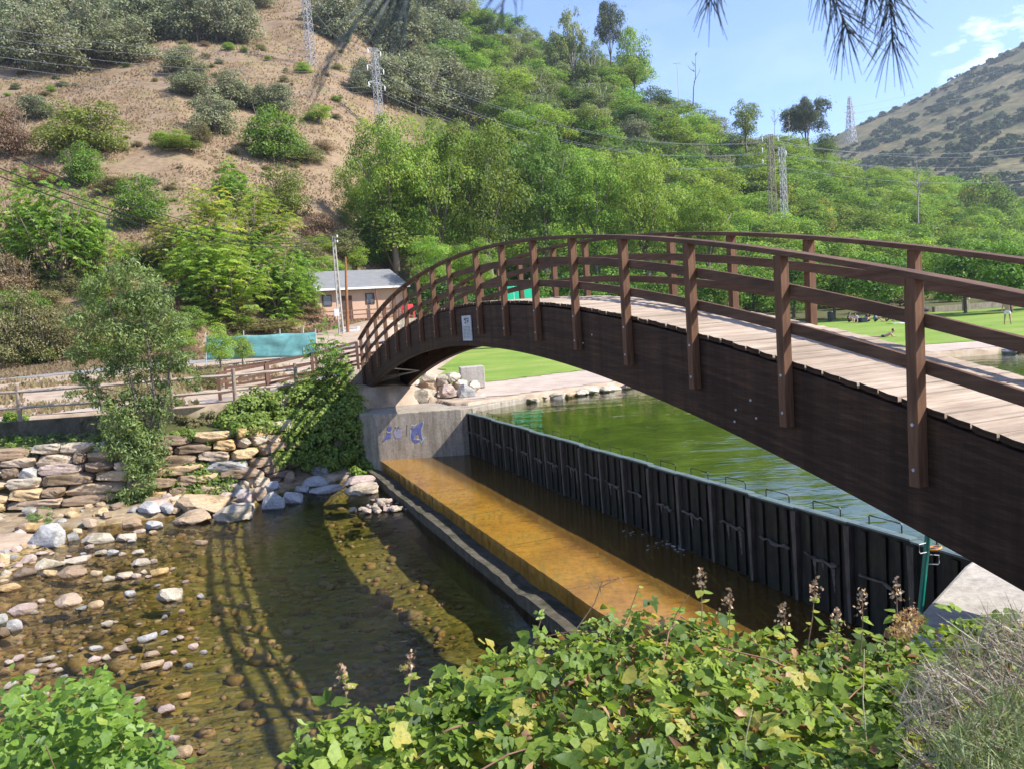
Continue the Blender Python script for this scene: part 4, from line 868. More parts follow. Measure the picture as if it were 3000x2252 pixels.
# pollarded plane trees on the lawn
GP = 'row of pollarded plane trees on the lawn'
for i, (x, Y, w) in enumerate(((1075, 84, 95), (1160, 86, 100), (1250, 84, 105), (1345, 86, 105), (1440, 83, 110), (1535, 86, 105), (1630, 88, 110), (1715, 90, 105), (1800, 84, 120), (1895, 80, 125), (1985, 88, 110), (2085, 78, 140), (2185, 72, 140), (2290, 76, 150))):
    p = ony(x*1.3565, 900, Y); z = float(H(np.array(p[0]), np.array(p[1]))); k = Y*1.3565/FX
    tree('plane', (p[0], p[1], z), w*k*1.2, 6.6, ['clipped plane tree with a flat leafy head in the row behind the lawn'][0], 'plane tree', GP, 'plane_tree')
for i, (x, Y, w, h, t) in enumerate(((1700, 100, 110, 60, 'a'), (1560, 100, 90, 50, 'b'), (1830, 100, 100, 55, 'c'), (1950, 98, 100, 60, 'd'), (2060, 100, 90, 55, 'e'), (2200, 95, 110, 60, 'f'), (1460, 98, 80, 40, 'g'))):
    p = ony(x*1.3565, 900, Y); z = float(H(np.array(p[0]), np.array(p[1]))); k = Y*1.3565/FX
    tree('olive' if i % 2 else 'bush', (p[0], p[1], z), w*k, h*k, 'scrubby bush on the dry bank behind the plane trees', 'bush', 'scrub on the bank behind the lawn', 'bush')
# ---------------------------------------------------------------- stones
def stonemesh(seed, boxy=.5, flatb=0.):
    import bmesh
    g = np.random.default_rng(seed); bm = bmesh.new(); bmesh.ops.create_icosphere(bm, subdivisions=4, radius=1.)
    V = np.array([v.co[:] for v in bm.verts]); Fc = [[v.index for v in f.verts] for f in bm.faces]; bm.free()
    p = 2+boxy*5; V = V/((np.abs(V)**p).sum(1)**(1/p))[:, None]
    for k in range(11 if boxy < .3 else 15):
        d = unit(g.normal(size=3)); lim = g.uniform(.62, .98) if boxy < .3 else (g.uniform(.70, 1.02) if boxy < 1 else g.uniform(.98, 1.32)); dd_ = V@d; ex = np.maximum(dd_-lim, 0); V = V-ex[:, None]*d*(.95 if boxy < .3 else 1.)
    V = V*(1+.10*(fbm(V[:, 0]*2+V[:, 2]*1.7+seed, V[:, 1]*2-V[:, 2], 3, seed)-.47)[:, None]*2)
    V = V*(1+.07*(fbm(V[:, 0]*5+V[:, 2]*4.1+seed, V[:, 1]*5-V[:, 2]*3, 4, seed+3)-.47)[:, None]*2)
    V = V/np.abs(V).max(0)*.5
    me = rawmesh('stone_mesh', V, Fc, None, True); me.set_sharp_from_angle(angle=R(24)); return me
def zat0(x, y): return float(H(np.array(float(x)), np.array(float(y)), False))
STM = {'s': [stonemesh(960+i, 2.2) for i in range(7)], 'r': [stonemesh(900+i, .27) for i in range(8)], 'b': [stonemesh(930+i, .75) for i in range(7)]}
SMX = {}
def stme(k, i, mat):
    key = (k, i % len(STM[k]), mat)
    if key not in SMX: m = STM[k][key[1]].copy(); m.materials.clear(); m.materials.append(M['stone_'+mat]); SMX[key] = m
    return SMX[key]
SI = [0]
def stone(name, c, dim, mat, kind='r', rot=None, label=None, group=None, cat='stone', parent=None):
    SI[0] += 1; i = SI[0]
    o = bpy.data.objects.new(name, stme(kind, i*5+i//7, mat)); o.location = c; o.scale = dim
    o.rotation_euler = rot if rot is not None else (random.uniform(-.12, .12), random.uniform(-.12, .12), random.uniform(0, 6.28))
    link(o, parent)
    if label: prop(o, label, cat, group)
    return o
CN = {'t': 'tan', 'g': 'grey', 'p': 'pale', 'b': 'brown', 'k': 'pink', 'o': 'ochre'}
CW = {'t': 'tan', 'g': 'grey', 'p': 'pale cream', 'b': 'brown', 'k': 'pinkish', 'o': 'ochre'}
# loose river stones: crop pixels (x, y, w, h, colour); F = x/3.687, 1500+y/3.687
RS = """1060 255 360 160 p;1660 120 190 140 g;1360 250 220 120 p;1510 195 130 60 k;1655 205 90 60 t;800 240 130 160 g;830 190 110 100 t;650 90 130 70 g;980 100 150 160 t;1440 90 220 150 b;30 490 140 260 o;310 490 160 130 k;500 535 240 140 p;640 540 170 80 p;850 495 280 80 p;450 430 120 50 k;270 630 230 100 b;530 640 160 110 o;780 620 320 150 b;1050 640 130 90 t;1180 700 150 80 p;1340 665 190 110 t;1480 670 110 80 k;1556 630 80 60 p;1730 615 200 130 o;1862 605 60 40 k;1520 520 210 110 p;1650 520 100 70 k;1100 420 140 80 p;1220 420 130 90 g;1490 420 140 80 p;1320 440 80 60 t;100 790 230 100 o;740 930 290 140 t;1040 980 160 110 t;1410 860 130 90 g;1830 860 280 190 p;2170 890 90 70 g;1960 1060 70 50 k;1780 1120 60 60 g;1165 1180 130 110 p;1600 1330 210 110 g;1770 1290 90 50 g;1945 1345 90 70 k;1880 1370 70 50 p;1380 1370 90 50 k;1040 1450 150 60 g;1290 1460 170 70 k;2090 1435 110 80 k;1640 1510 170 80 t;1020 1570 140 70 k;1150 1550 110 80 p;500 1565 180 80 p;200 1560 130 80 k;95 1610 100 80 p;1650 1620 250 110 t;1812 1640 110 100 k;240 1030 300 130 k;150 1200 160 200 g;30 1130 110 160 g;40 1270 130 150 b;375 1070 90 50 p;450 945 80 60 k;890 1020 130 60 g;2180 310 160 80 b;70 640 100 100 p;150 470 90 80 g;190 560 110 90 k;2030 1648 110 80 g;1990 1960 150 90 o;1480 2020 170 60 k;1270 2070 110 110 t;1790 2110 190 110 k;1990 2560 190 170 t;430 1960 190 140 k;620 1690 110 70 p;340 1720 160 70 k;700 1760 90 50 g;1890 2420 130 80 k;2180 2560 110 80 b;890 1880 110 60 p;120 1850 150 90 p;220 1980 120 80 g;60 2010 90 100 p;560 440 60 40 p;740 470 70 40 k;1420 300 90 50 g;960 360 110 60 k;900 440 70 40 g;350 360 90 60 p;180 390 110 90 k;260 350 80 70 t;60 420 90 80 g;20 560 90 70 k;940 745 80 40 b;1460 560 70 40 t;1600 690 80 40 k;1700 780 70 40 g;2000 740 90 50 k;1250 1180 60 40 p;1500 1200 60 30 k;980 1230 50 30 p;2060 1250 80 40 o;2130 1350 70 50 k;2200 1500 80 60 g;1880 1500 80 50 k;1730 1450 60 40 t;1440 1560 70 40 g;880 1460 60 40 k;760 1540 70 40 p;640 1500 60 36 g;330 1500 70 40 k;420 1640 90 44 p;560 1650 110 50 k"""
for ln in RS.split(';'):
    x, y, w_, h_, c = ln.split(); x, y, w_, h_ = map(float, (x, y, w_, h_))
    fx, fy = x/3.687, 1500+y/3.687
    P = onz(fx, fy+h_/3.687*.38, ZR)
    T_ = hit(fx, fy+h_/3.687*.3)
    if T_[2] > ZR: P = T_
    k = P[1]/FX/3.687; W = w_*k; Hh = h_*k*1.05
    big = W > .45
    lab = ('large ' if W > .7 else 'middling ' if W > .35 else 'small ')+CW[c]+' stone '+('standing dry in the shallow stream' if P[1] < 17 else 'on the stony shore below the boulder wall')
    boxy = 'b' if (big or random.random() < .3) else 'r'
    az = math.atan2(P[1], P[0])-math.pi/2
    stone('river_stone', (P[0], P[1], P[2]+Hh*.14), (W*1.02, W*random.uniform(.6, .85), Hh*.95), CN[c], boxy, (random.uniform(-.1, .1), random.uniform(-.08, .08), az+random.uniform(-.25, .25)), lab, 'loose stones along the stream', 'stone')
# shore slabs and boulders: photo pixels (x, y, w, h)
for (x, y, w_, h_, c, kd, lab) in ((136, 1572, 118, 82, 'g', 'b', 'large blue grey slab with tan rim lying at the water edge'), (579, 1473, 162, 60, 't', 'b', 'long tan slab sloping into the stream'), (557, 1513, 122, 38, 't', 'b', 'flat tan slab with a shaded front at the waterline'),
        (677, 1499, 135, 54, 'p', 'b', 'whitish slab striped by the railing shadow'), (799, 1464, 66, 66, 'g', 'b', 'upright grey boulder with pale veins at the waterline'), (854, 1455, 62, 46, 'g', 'b', 'grey brown boulder beside the upright veined one'), (794, 1424, 56, 30, 'g', 'b', 'grey stone on top of the veined boulder'),
        (753, 1448, 52, 46, 't', 'b', 'tan block above the whitish slab'), (716, 1458, 48, 40, 'k', 'b', 'pinkish block in the railing shadow'), (952, 1431, 98, 27, 'g', 'b', 'flat grey ledge stone at the water edge'), (1054, 1405, 106, 38, 'k', 'b', 'pinkish rough ledge beside the weir corner'), (1054, 1432, 106, 32, 't', 'b', 'tan stone under the pinkish ledge'),
        (1032, 1493, 22, 20, 'p', 'r', 'round pale stone beside the heap of rubble'), (727, 1394, 84, 66, 't', 'b', 'tall tan rock face below the ivy'), (930, 1370, 76, 54, 'g', 'b', 'grey boulder deep in the ivy shade'), (925, 1408, 80, 36, 'g', 'b', 'low grey boulder under the ivy'), (800, 1400, 46, 34, 'b', 'b', 'brown stone in the ivy shade'), (846, 1400, 40, 40, 'b', 'b', 'dark brown stone in the ivy shade'), (640, 1440, 50, 34, 't', 'b', 'tan stone above the long slab'), (690, 1430, 44, 30, 'p', 'b', 'pale stone above the long slab'), (880, 1432, 44, 26, 'g', 'b', 'small grey stone between boulder and ledge')):
    T_ = hit(x, y+h_*.3); P = T_ if T_[2] > ZR else onz(x, y+h_*.40, ZR); k = P[1]/FX
    stone('boulder', (P[0], P[1]+.1, P[2]+h_*k*.2), (w_*k*1.05, w_*k*.7, h_*k*1.1), CN[c], kd, (random.uniform(-.08, .08), random.uniform(-.12, .05), random.uniform(-.25, .25)), lab, None, 'boulder')
g = np.random.default_rng(29)
for i in range(95):
    q = g.uniform(-15, -4.6); k = np.interp(q, QK, KK); s = np.interp(q, QE, SE)+k*g.uniform(.0, 3.0); p = BF(s, q, 0); z = zat0(p[0], p[1]); d = math.exp(g.normal(-1.25, .5)); d = min(d, .75)
    stone('shore_stone', (p[0], p[1], z+d*.12), (d*g.uniform(1., 1.6), d*g.uniform(.7, 1), d*g.uniform(.45, .75)), ['tan', 'pale', 'grey', 'pink', 'tan', 'brown', 'ochre'][g.integers(7)], 'b' if g.random() < .6 else 'r', None, 'loose stone on the narrow shore at the foot of the boulder wall', 'loose stones at the wall foot', 'stone')
# heap of washed rubble by the weir
for i in range(46):
    x = 1117+random.gauss(0, 30); y = 1488+random.gauss(0, 11); P = onz(x, y, ZR); d = random.uniform(.08, .2)
    hz = max(0, 1-abs(x-1117)/70)*max(0, 1-abs(y-1490)/30)*.22
    stone('rubble_stone', (P[0], P[1], ZR+hz*random.random()+.01), (d*1.3, d, d*.8), random.choice(['pink', 'pale', 'pale', 'pink']), 'b', None, 'broken pinkish white stone in the rubble heap by the weir step', 'heap of broken stones by the weir', 'stone')
# boulder wall
wl = empty('boulder_wall', (-11, 24, -4), 0, 'dry laid wall of big weathered boulders holding up the footpath above the stream', 'stone wall')
def wall_stones():
    g = np.random.default_rng(23); nc = 6; ch = 1.78/nc
    cols = ['tan', 'tan', 'brown', 'brown', 'ochre', 'grey', 'brown', 'pale', 'tan', 'pink', 'ochre', 'brown']
    for c in range(nc):
        q = -15.5-g.uniform(0, .8)
        while q < -3.2:
            L = g.uniform(.5, 1.7) if q < -7 else g.uniform(.45, 1.25)
            if g.random() < .12: L *= .5
            qm = q+L/2; k = np.interp(qm, QK, KK); s = np.interp(qm, QE, SE)+k*(3.0+(c+.35)/nc*1.0); z = -4.56+ch*(c+.5)+g.normal(0, .02)
            ds = (np.interp(qm+.3, QE, SE)+np.interp(qm+.3, QK, KK)*3.3-np.interp(qm-.3, QE, SE)-np.interp(qm-.3, QK, KK)*3.3)/.6
            p = BF(s+g.normal(0, .05), qm, z); az = -TH+math.atan(ds)
            stone('stone', (p[0]+11, p[1]-24, p[2]+4.0), (L*1.03/math.cos(math.atan(ds)), .85, ch*g.uniform(.98, 1.22)), cols[g.integers(len(cols))], 's', (g.uniform(-.16, .02), g.uniform(-.05, .05), az+g.uniform(-.10, .10)), None, None, None, wl)
            q += L
wall_stones()
# rocks at the corner of the far abutment and along the pool edge
for (x, y, w_, h_, c, lab) in ((1232, 1165, 92, 64, 'p', 'rough pale rubble block built against the bridge seat'), (1308, 1152, 50, 44, 'k', 'square pinkish block beside the rough rubble block'), (1362, 1155, 50, 50, 'g', 'speckled grey boulder at the end of the rock row'), (1345, 1128, 44, 30, 'p', 'white chalky stone on top of the rock row'), (1385, 1135, 40, 32, 'p', 'whitish stone leaning on the speckled boulder'),
        (1290, 1118, 60, 34, 'p', 'long pale rubble stone below the grass block'), (1255, 1110, 50, 34, 't', 'tan rubble stone under the bridge beam'), (1410, 1165, 26, 20, 'p', 'small pale stone on the paving by the speckled boulder'), (1320, 1108, 50, 26, 'p', 'flat pale stone beside the square concrete block'), (1250, 1135, 60, 36, 't', 'tan rubble stone above the bridge seat'), (1298, 1136, 40, 24, 'k', 'pinkish stone wedged in the rock row')):
    Yd = 27.6 if y > 1140 else 29.2; P = ony(x, y, Yd); k = Yd/FX
    stone('boulder', (P[0], P[1]+.3, P[2]), (w_*k*1.1, .9, h_*k*1.15), CN[c], 'b', None if w_ < 30 else (0, random.uniform(-.1, .1), random.uniform(-.4, .4)), lab, None, 'boulder')
cb = ony(1382, 1105, 31.0); cb0 = ony(1382, 1132, 31.0)
prop(MB().box((0, 0, 0), (.95, .8, .85)).build('concrete_cube', M['conc_pale'], None, bevel=.02), 'square concrete block on the grass at the lawn corner', 'concrete block')
o = bpy.data.objects['concrete_cube']; o.location = (cb[0], cb[1]+.2, cb[2]-.0); o.rotation_euler = (0, 0, .15)
for i in range(34):
    u = i/33.; q = 5.3+u*12+random.gauss(0, .15); s = np.interp(q, QE, SE)+.22+random.gauss(0, .12); p = BF(s, q, 0); d = random.uniform(.25, .6)
    stone('edge_stone', (p[0], p[1], ZP+.05+random.uniform(0, .08)), (d*1.4, d, d*.5), random.choice(['pale', 'pale', 'pink', 'tan']), 'b', None, 'pale rough stone edging the far side of the swimming pool', 'stones along the pool edge', 'stone')
for i in range(70):
    q = random.uniform(26, 46); s = np.interp(q, QE, SE)+.1+abs(random.gauss(0, .5)); p = BF(s, q, 0); d = random.uniform(.2, .5)
    stone('edge_stone', (p[0], p[1], ZP+.1+random.uniform(0, .12)), (d*1.4, d, d*.6), random.choice(['pale', 'pale', 'grey', 'tan']), 'b', None, 'pale rough stone on the open stony edge of the pool', 'stones along the pool edge', 'stone')
# pebbles of the stream bed, under the water
g = np.random.default_rng(41); Vs = []; Fs = []; n0 = 0; base = np.array([[1, 0, 0], [-1, 0, 0], [0, 1, 0], [0, -1, 0], [0, 0, 1], [0, 0, -1]], float)
import bmesh
bm = bmesh.new(); bmesh.ops.create_icosphere(bm, subdivisions=1, radius=1.); bv = np.array([v.co[:] for v in bm.verts]); bf = np.array([[v.index for v in f.verts] for f in bm.faces]); bm.free()
NP = 9000; qq = -.9-14*g.random(NP)**1.0; ss = g.uniform(1.2, 19.5, NP); px_, py_ = [], []
X = O2[0]+U2[0]*ss+N2[0]*qq; Y = O2[1]+U2[1]*ss+N2[1]*qq; Zb = H(X, Y); d = np.exp(g.normal(-2.75, .42, NP)); ok = (Zb < ZR+.05) & (g.random(NP) < np.interp(qq, [-9, -6, -1], [1, .42, .2]))
X, Y, Zb, d = X[ok], Y[ok], Zb[ok], d[ok]; NP = len(X)
sc3 = np.stack([d*g.uniform(.8, 1.5, NP), d*g.uniform(.7, 1.1, NP), d*g.uniform(.4, .75, NP)], 1); an = g.uniform(0, 6.28, NP); ca, sa = np.cos(an), np.sin(an)
L = bv[None]*sc3[:, None]*(1+g.normal(0, .08, (NP, len(bv), 1))); V = np.stack([L[..., 0]*ca[:, None]-L[..., 1]*sa[:, None]+X[:, None], L[..., 0]*sa[:, None]+L[..., 1]*ca[:, None]+Y[:, None], L[..., 2]+(Zb+sc3[:, 2]*.3)[:, None]], -1)
V[..., 2] = np.minimum(V[..., 2], ZR+.03)
F = (bf[None]+(np.arange(NP)*len(bv))[:, None, None]).reshape(-1, 3)
t = NT('pebble'); A_ = t.n('ShaderNodeAttribute'); A_.attribute_name = 'rnd'; f = t.noise(t.pos(), 20, 5, .7)
col = t.ramp(A_.outputs['Fac'], [(0, (.10, .075, .04)), (.2, (.23, .16, .075)), (.4, (.33, .235, .105)), (.55, (.20, .175, .095)), (.7, (.38, .28, .18)), (.85, (.29, .19, .125)), (1, (.42, .35, .27))])
col = t.mix(col, t.ramp(f, [(.35, (.65, .62, .55)), (.6, (1.05, 1.05, 1.0))]), .8, 'MULTIPLY'); t.pbr(col, .8, None, .2)
me = rawmesh('riverbed_pebbles', V.reshape(-1, 3), F, t.m, True); at = me.attributes.new('rnd', 'FLOAT', 'FACE'); at.data.foreach_set('value', np.repeat(g.random(NP), len(bf)).astype(np.float32))
prop(mobj('riverbed_pebbles', me), 'countless brown and ochre pebbles covering the bed of the shallow stream', kind='stuff')
# ---------------------------------------------------------------- fences, house, poles
def zat(x, y): return float(H(np.array(float(x)), np.array(float(y)), False))
def rail_fence(name, pts, ph, hs, pr_, rr_, pm, rm, label, cat, square=False, over=.06):
    """posts at pts (x,y,z), rails at heights hs between neighbours"""
    e = empty(name, pts[0], 0, label, cat); B = Vector(pts[0])
    for p in pts:
        m = MB(); b = Vector(p)-B
        if square: m.box((0, 0, ph/2-.1), (pr_*2, pr_*2, ph+.2))
        else: m.tube([(0, 0, -.25), (0, 0, ph*.6), (0, 0, ph-.02), (0, 0, ph)], [pr_*1.05, pr_, pr_*.97, pr_*.8], 9)
        o = m.build('post', pm, e); o.location = b; o.rotation_euler = (random.uniform(-.02, .02), random.uniform(-.02, .02), random.random())
    for a, b in zip(pts[:-1], pts[1:]):
        for h in hs:
            A = Vector(a)-B+Vector((0, 0, h)); C = Vector(b)-B+Vector((0, 0, h)); d = (C-A); L = d.length; m = MB()
            if square: m.box((L/2, 0, 0), (L, rr_*.9, rr_*2))
            else: m.tube([(x, 0, random.uniform(-.012, .012)) for x in np.linspace(-over, L+over, 5)], [rr_*random.uniform(.9, 1.08) for _ in range(5)], 7)
            o = m.build('rail', rm, e); o.location = A; o.rotation_euler = (0, -math.asin(d.z/L), math.atan2(d.y, d.x))
    return e
FP = []
for x, y in ((-190, 1250), (60, 1232), (302, 1214), (507, 1196), (690, 1180), (872, 1160)):
    P = onz(x, y, -2.12); FP.append((P[0], P[1], -2.12))
rail_fence('log_fence', FP, 1.14, (.42, .92), .065, .05, M['log'], M['logx'], 'weathered round log fence with two rails along the footpath above the boulder wall', 'fence')
# concrete kerb wall under the fence
kw = MB(); pts = [Vector(p) for p in FP[:5]]
for a, b in zip(pts[:-1], pts[1:]):
    d = (b-a).normalized(); n = Vector((d.y, -d.x, 0)); 
    P = [a+n*.16, b+n*.16, b-n*.14, a-n*.14]; kw.hexa([(p.x, p.y, -3.1) for p in P]+[(p.x, p.y, -2.13) for p in P])
prop(kw.build('retaining_kerb', M['conc_dark']), 'low dark concrete kerb wall under the log fence', 'wall')
rail_fence('ramp_railing', [tuple(BF(s, q, z)) for s, q, z in ((24.3, -.05, -1.42), (24.15, -1.7, -1.72), (24.0, -3.3, -1.95), (23.6, -4.9, -2.1))], 1.0, (.3, .65, .97), .05, .045, M['ramp'], M['ramp'], 'brown timber railing on the stream side of the ramp up to the footbridge', 'railing', True)
rail_fence('ramp_railing', [tuple(BF(s, q, z)) for s, q, z in ((24.4, 1.72, -1.42), (25.9, .6, -1.6), (27.0, -1.2, -1.8), (27.6, -3.0, -1.98), (27.9, -4.6, -2.1))], 1.0, (.3, .65, .97), .05, .045, M['ramp'], M['ramp'], 'brown timber railing on the hill side of the ramp, in front of the turquoise screen', 'railing', True)
MBr = MB().prism([BF(s, q, 0)[:2] for s, q in ((24.25, 0.0), (23.9, -1.7), (23.7, -3.3), (23.3, -5.2), (27.9, -4.9), (26.9, -1.2), (25.8, .7), (24.35, 1.7))], [-3.2]*8, [-1.43, -1.74, -1.97, -2.12, -2.12, -1.82, -1.6, -1.43])
prop(MBr.build('path_ramp', M['paving']), kind='structure')
# turquoise screen fence
def at(x, y, Y): return Vector(ony(x, y, Y))
sa, sb_ = at(602, 1055, 41.5), at(925, 1043, 44.5); ta, tb = at(602, 988, 41.5), at(925, 972, 44.5)
e = empty('screen_fence', sa, 0, 'turquoise green shade net fence hanging between thin posts beside the road', 'fence'); m = MB(); n = 36; V = []; rr = random.Random(4)
for i in range(n+1):
    u = i/n; b = sa.lerp(sb_, u); tp = ta.lerp(tb, u)+Vector((0, 0, -.05*abs(math.sin(u*9))))
    for j in range(9):
        w_ = j/8; p = b.lerp(tp, w_)-sa; V.append((p.x, p.y+.05*math.sin(u*23+w_*3)+.04*math.sin(w_*9+u*7), p.z))
m.add(V, [(i*9+j, (i+1)*9+j, (i+1)*9+j+1, i*9+j+1) for i in range(n) for j in range(8)])
t = NT('shade_net'); v = t.coord('Object'); nn = t.noise(t.coord('Object', (1, 1, 2.5)), 1.1, 5, .6); col = t.ramp(nn, [(.3, (.055, .16, .165)), (.7, (.12, .27, .265))])
fo_ = t.noise(v, 2, 5, .7); t.pbr(t.mix(col, t.ramp(fo_, [(.35, (.6, .62, .62)), (.55, (1.05, 1.05, 1.05))]), .6, 'MULTIPLY'), .8, None, .2); M['net'] = t.m
o = m.build('net', M['net'], e, True); sm = o.modifiers.new('s', 'SOLIDIFY'); sm.thickness = .012
for u in (0, .33, .66, .88, 1.):
    b = sa.lerp(sb_, u)-sa; tp = ta.lerp(tb, u)-sa; MB().tube([(b.x, b.y+.05, b.z-.4), (tp.x, tp.y+.05, tp.z+.25)], .03, 7).build('post', M['steel'], e)
# house
HY = 70.
A0 = at(926, 944, HY); B0 = at(1190, 930, HY+4.); fx_ = (B0-A0); fx_.z = 0; W_ = fx_.length; fx_.normalize(); rz = math.atan2(fx_.y, fx_.x)+.0
ho = empty('pink_house', A0, rz, 'small pink walled house with grey pitched roof at the foot of the slope', 'house')
M['pink'] = plain('pink_render', (.44, .285, .195), (.51, .34, .24), .8, .92, .2, .01, .1)
M['slate'] = plain('grey_roofing', (.15, .15, .15), (.215, .212, .21), 1.5, .85, .5, .02, .25, 0, (1, 4, 1))
M['darkwood'] = plain('dark_joinery', (.05, .028, .02), (.09, .05, .035), 4, .7, .3, .004)
HW, HD, HE, HR = W_, 5.2, 2.95, 4.6
wallm = MB().prism([(0, 0), (HW, 0), (HW, HD), (0, HD)], -.6, [HE, HE, HE+.9, HE+.9]); wallm.build('wall', M['pink'], ho)
sd = -.62
m = MB(); m.hexa([(-.35, -.75, HE-.22), (HW+.35, -.75, HE-.22), (HW-.1, HD*.62, HR+.0), (sd, HD*.62, HR), (-.35, -.75, HE-.10), (HW+.35, -.75, HE-.10), (HW-.1, HD*.62, HR+.12), (sd, HD*.62, HR+.12)])
m.hexa([(sd, HD*.62, HR), (HW-.1, HD*.62, HR), (HW, HD+.5, HE+.7), (-.1, HD+.5, HE+.7), (sd, HD*.62, HR+.12), (HW-.1, HD*.62, HR+.12), (HW, HD+.5, HE+.82), (-.1, HD+.5, HE+.82)])
m.build('roof', M['slate'], ho)
MB().box((HW/2, -.77, HE-.16), (HW+.7, .05, .16)).build('fascia', M['white'], ho)
for x in (.75, 4.75):
    f = MB().box((x+.4, -.03, 1.85), (.84, .1, .98)).build('window', M['darkwood'], ho)
    MB().box((x+.4, -.085, 1.85), (.66, .02, .8)).build('pane', plain('dark_glass', (.05, .055, .07), (.08, .09, .11), 1, .2, 0, .001, .6), f)
MB().box((2.95, -.03, 1.02), (.95, .1, 2.35)).build('door', M['darkwood'], ho)
for x in (-.05, 5.6, HW-.05): MB().box((x, -.62, HE/2-.4), (.13, .13, HE+.7)).build('veranda_post', M['ramp'], ho)
MB().box((HW/2, -.9, -.45), (HW+.8, 1.7, .5)).build('veranda_floor', M['conc'], ho)
for z in (.02, .42, .8): MB().box((HW/2, -1.62, z), (HW+.6, .06, .09)).build('railing', M['ramp'], ho)
for x in np.linspace(-.2, HW+.2, 7): MB().box((x, -1.62, .3), (.1, .1, 1.2)).build('railing_post', M['ramp'], ho)
MB().tube([(.0, -.8, HE-.35), (.0, -.9, HE+.05)], [.07, .12], 8).build('lamp', M['white'], ho)
sw = MB(); a = at(1012, 1000, 66); b = at(1185, 985, 66); sw.bar((a.x, a.y, a.z-.3), (b.x, b.y, b.z-.3), .5, 2.6); prop(sw.build('rubble_wall', plain('rubble_masonry', (.30, .26, .21), (.48, .42, .35), 4, .95, .9, .05, .1)), 'pale rubble stone terrace wall below the pink house', 'wall')
wb = at(1032, 993, 62); prop(MB().box((0, 0, .42), (1.15, .8, .9)).box((0, 0, .89), (1.22, .86, .06)).build('white_chest', M['white']), 'plain white rendered meter chest below the pink house', 'box'); bpy.data.objects['white_chest'].location = (wb.x, wb.y, wb.z)
# concrete lamp pole with slots and rusty pole
pb = at(1003, 1010, 60); ptp = at(977, 694, 60); L = (ptp-pb)
e = empty('utility_pole', pb, 0, 'tall pale concrete utility pole with slots in front of the pink house', 'pole')
m = MB(); up_ = L.normalized(); nst = 16
for sx_ in (-1, 1): m.tube([Vector((sx_*.17*(1-.5*u), 0, 0))+L*u for u in (0, .5, 1)], [.085, .065, .05], 6)
m.build('pole', M['palebark'] if False else M['conc_pale'], e)
m = MB()
for k in range(nst):
    u = (k+.3)/nst; m.bar(Vector((-.17*(1-.5*u), 0, 0))+L*u, Vector((.17*(1-.5*u), 0, 0))+L*u, .07, .30*(1-.3*u))
m.build('web', M['conc_pale'], e)
m = MB(); m.tube([L*.985, L*.985+Vector((.3, -.1, .05))], .025, 6); m.build('bracket', M['steel'], e)
m = MB(); m.tube([L*.985+Vector((.3, -.1, .05)), L*.985+Vector((.3, -.1, .22))], [.05, .07], 7); m.tube([L*.965+Vector((.28, -.1, .0)), L*.965+Vector((.28, -.1, -.16))], [.05, .06], 7); m.build('insulator', M['white'], e)
MB().box(tuple(L*.30+Vector((-.22, -.16, 0))), (.3, .18, .55)).build('meter_box', M['white'], e)
rb = at(1019, 985, 61); rt = at(1012, 753, 61)
prop(MB().tube([(0, 0, -.3), tuple((rt-rb)*.5), tuple(rt-rb)], [.13, .11, .07], 8).build('rusty_pole', M['rust']), 'rusty brown pole standing beside the concrete utility pole', 'pole'); bpy.data.objects['rusty_pole'].location = rb
for i, (x, y) in enumerate(((1186, 925), (1206, 928))):
    c = at(x, y, 66); e = empty('red_chair', c, .4*i, ('red garden chair on the terrace beside the bridge railing', 'second red garden chair, nearer the railing post')[i], 'chair')
    mr_ = plain('red_plastic', (.45, .03, .035), (.55, .05, .05), 3, .5, .1, .002, .4)
    MB().box((0, 0, .44), (.5, .48, .05)).build('seat', mr_, e); MB().box((0, .23, .75), (.5, .05, .62)).build('backrest', mr_, e)
    for a_, b_ in ((-.22, -.2), (.22, -.2), (.22, .2), (-.22, .2)): MB().box((a_, b_, .16), (.05, .05, .62)).build('leg', mr_, e)
# ---------------------------------------------------------------- lattice pylons and cables
def pylon(base, h, wb_, wt, arms, mat, label, rz=.4, nseg=11, ins=True, th=.05):
    e = empty('lattice_pylon', base, rz, label, 'pylon'); m = MB()
    def cor(u, k): w_ = (wb_+(wt-wb_)*u)/2; return Vector(((-w_, w_, w_, -w_)[k], (-w_, -w_, w_, w_)[k], u*h-.3*(u == 0)))
    for k in range(4): m.bar(cor(0, k), cor(1, k), th*1.3, th*1.3, (1, .3, 0))
    us = np.linspace(0, 1, nseg+1)**.92
    for i in range(nseg):
        for k in range(4):
            k2 = (k+1) % 4
            a_, b_ = (k, k2) if i % 2 else (k2, k)
            m.bar(cor(us[i], a_), cor(us[i+1], b_), th, th, (0, 0, 1)); m.bar(cor(us[i], b_), cor(us[i+1], a_), th*.8, th*.8, (0, 0, 1)); m.bar(cor(us[i+1], k), cor(us[i+1], k2), th, th, (0, 0, 1))
    m.build('lattice_tower', mat, e); tips = []
    for u, L in arms:
        am = MB(); z = u*h
        for sg_ in ((-1, 1) if L > 0 else (1,)):
            tip = Vector((sg_*abs(L), 0, z)); w_ = (wb_+(wt-wb_)*u)/2
            for yy2 in (-w_, w_): am.bar((0, yy2, z), tip, th, th); am.bar((0, yy2, z+abs(L)*.35 if z+abs(L)*.35 < h else h), tip, th*.8, th*.8)
            tips.append(tip)
        am.build('crossarm', mat, e)
    if ins:
        for tp in tips: MB().tube([tp, tp+Vector((0, 0, -.3)), tp+Vector((0, 0, -.9))], [.05, .13, .06], 6).build('insulator', M['white'], e)
    Rm = Matrix.Rotation(rz, 4, 'Z')
    return [Vector(base)+Rm @ (tp+Vector((0, 0, -.9 if ins else 0))) for tp in tips]
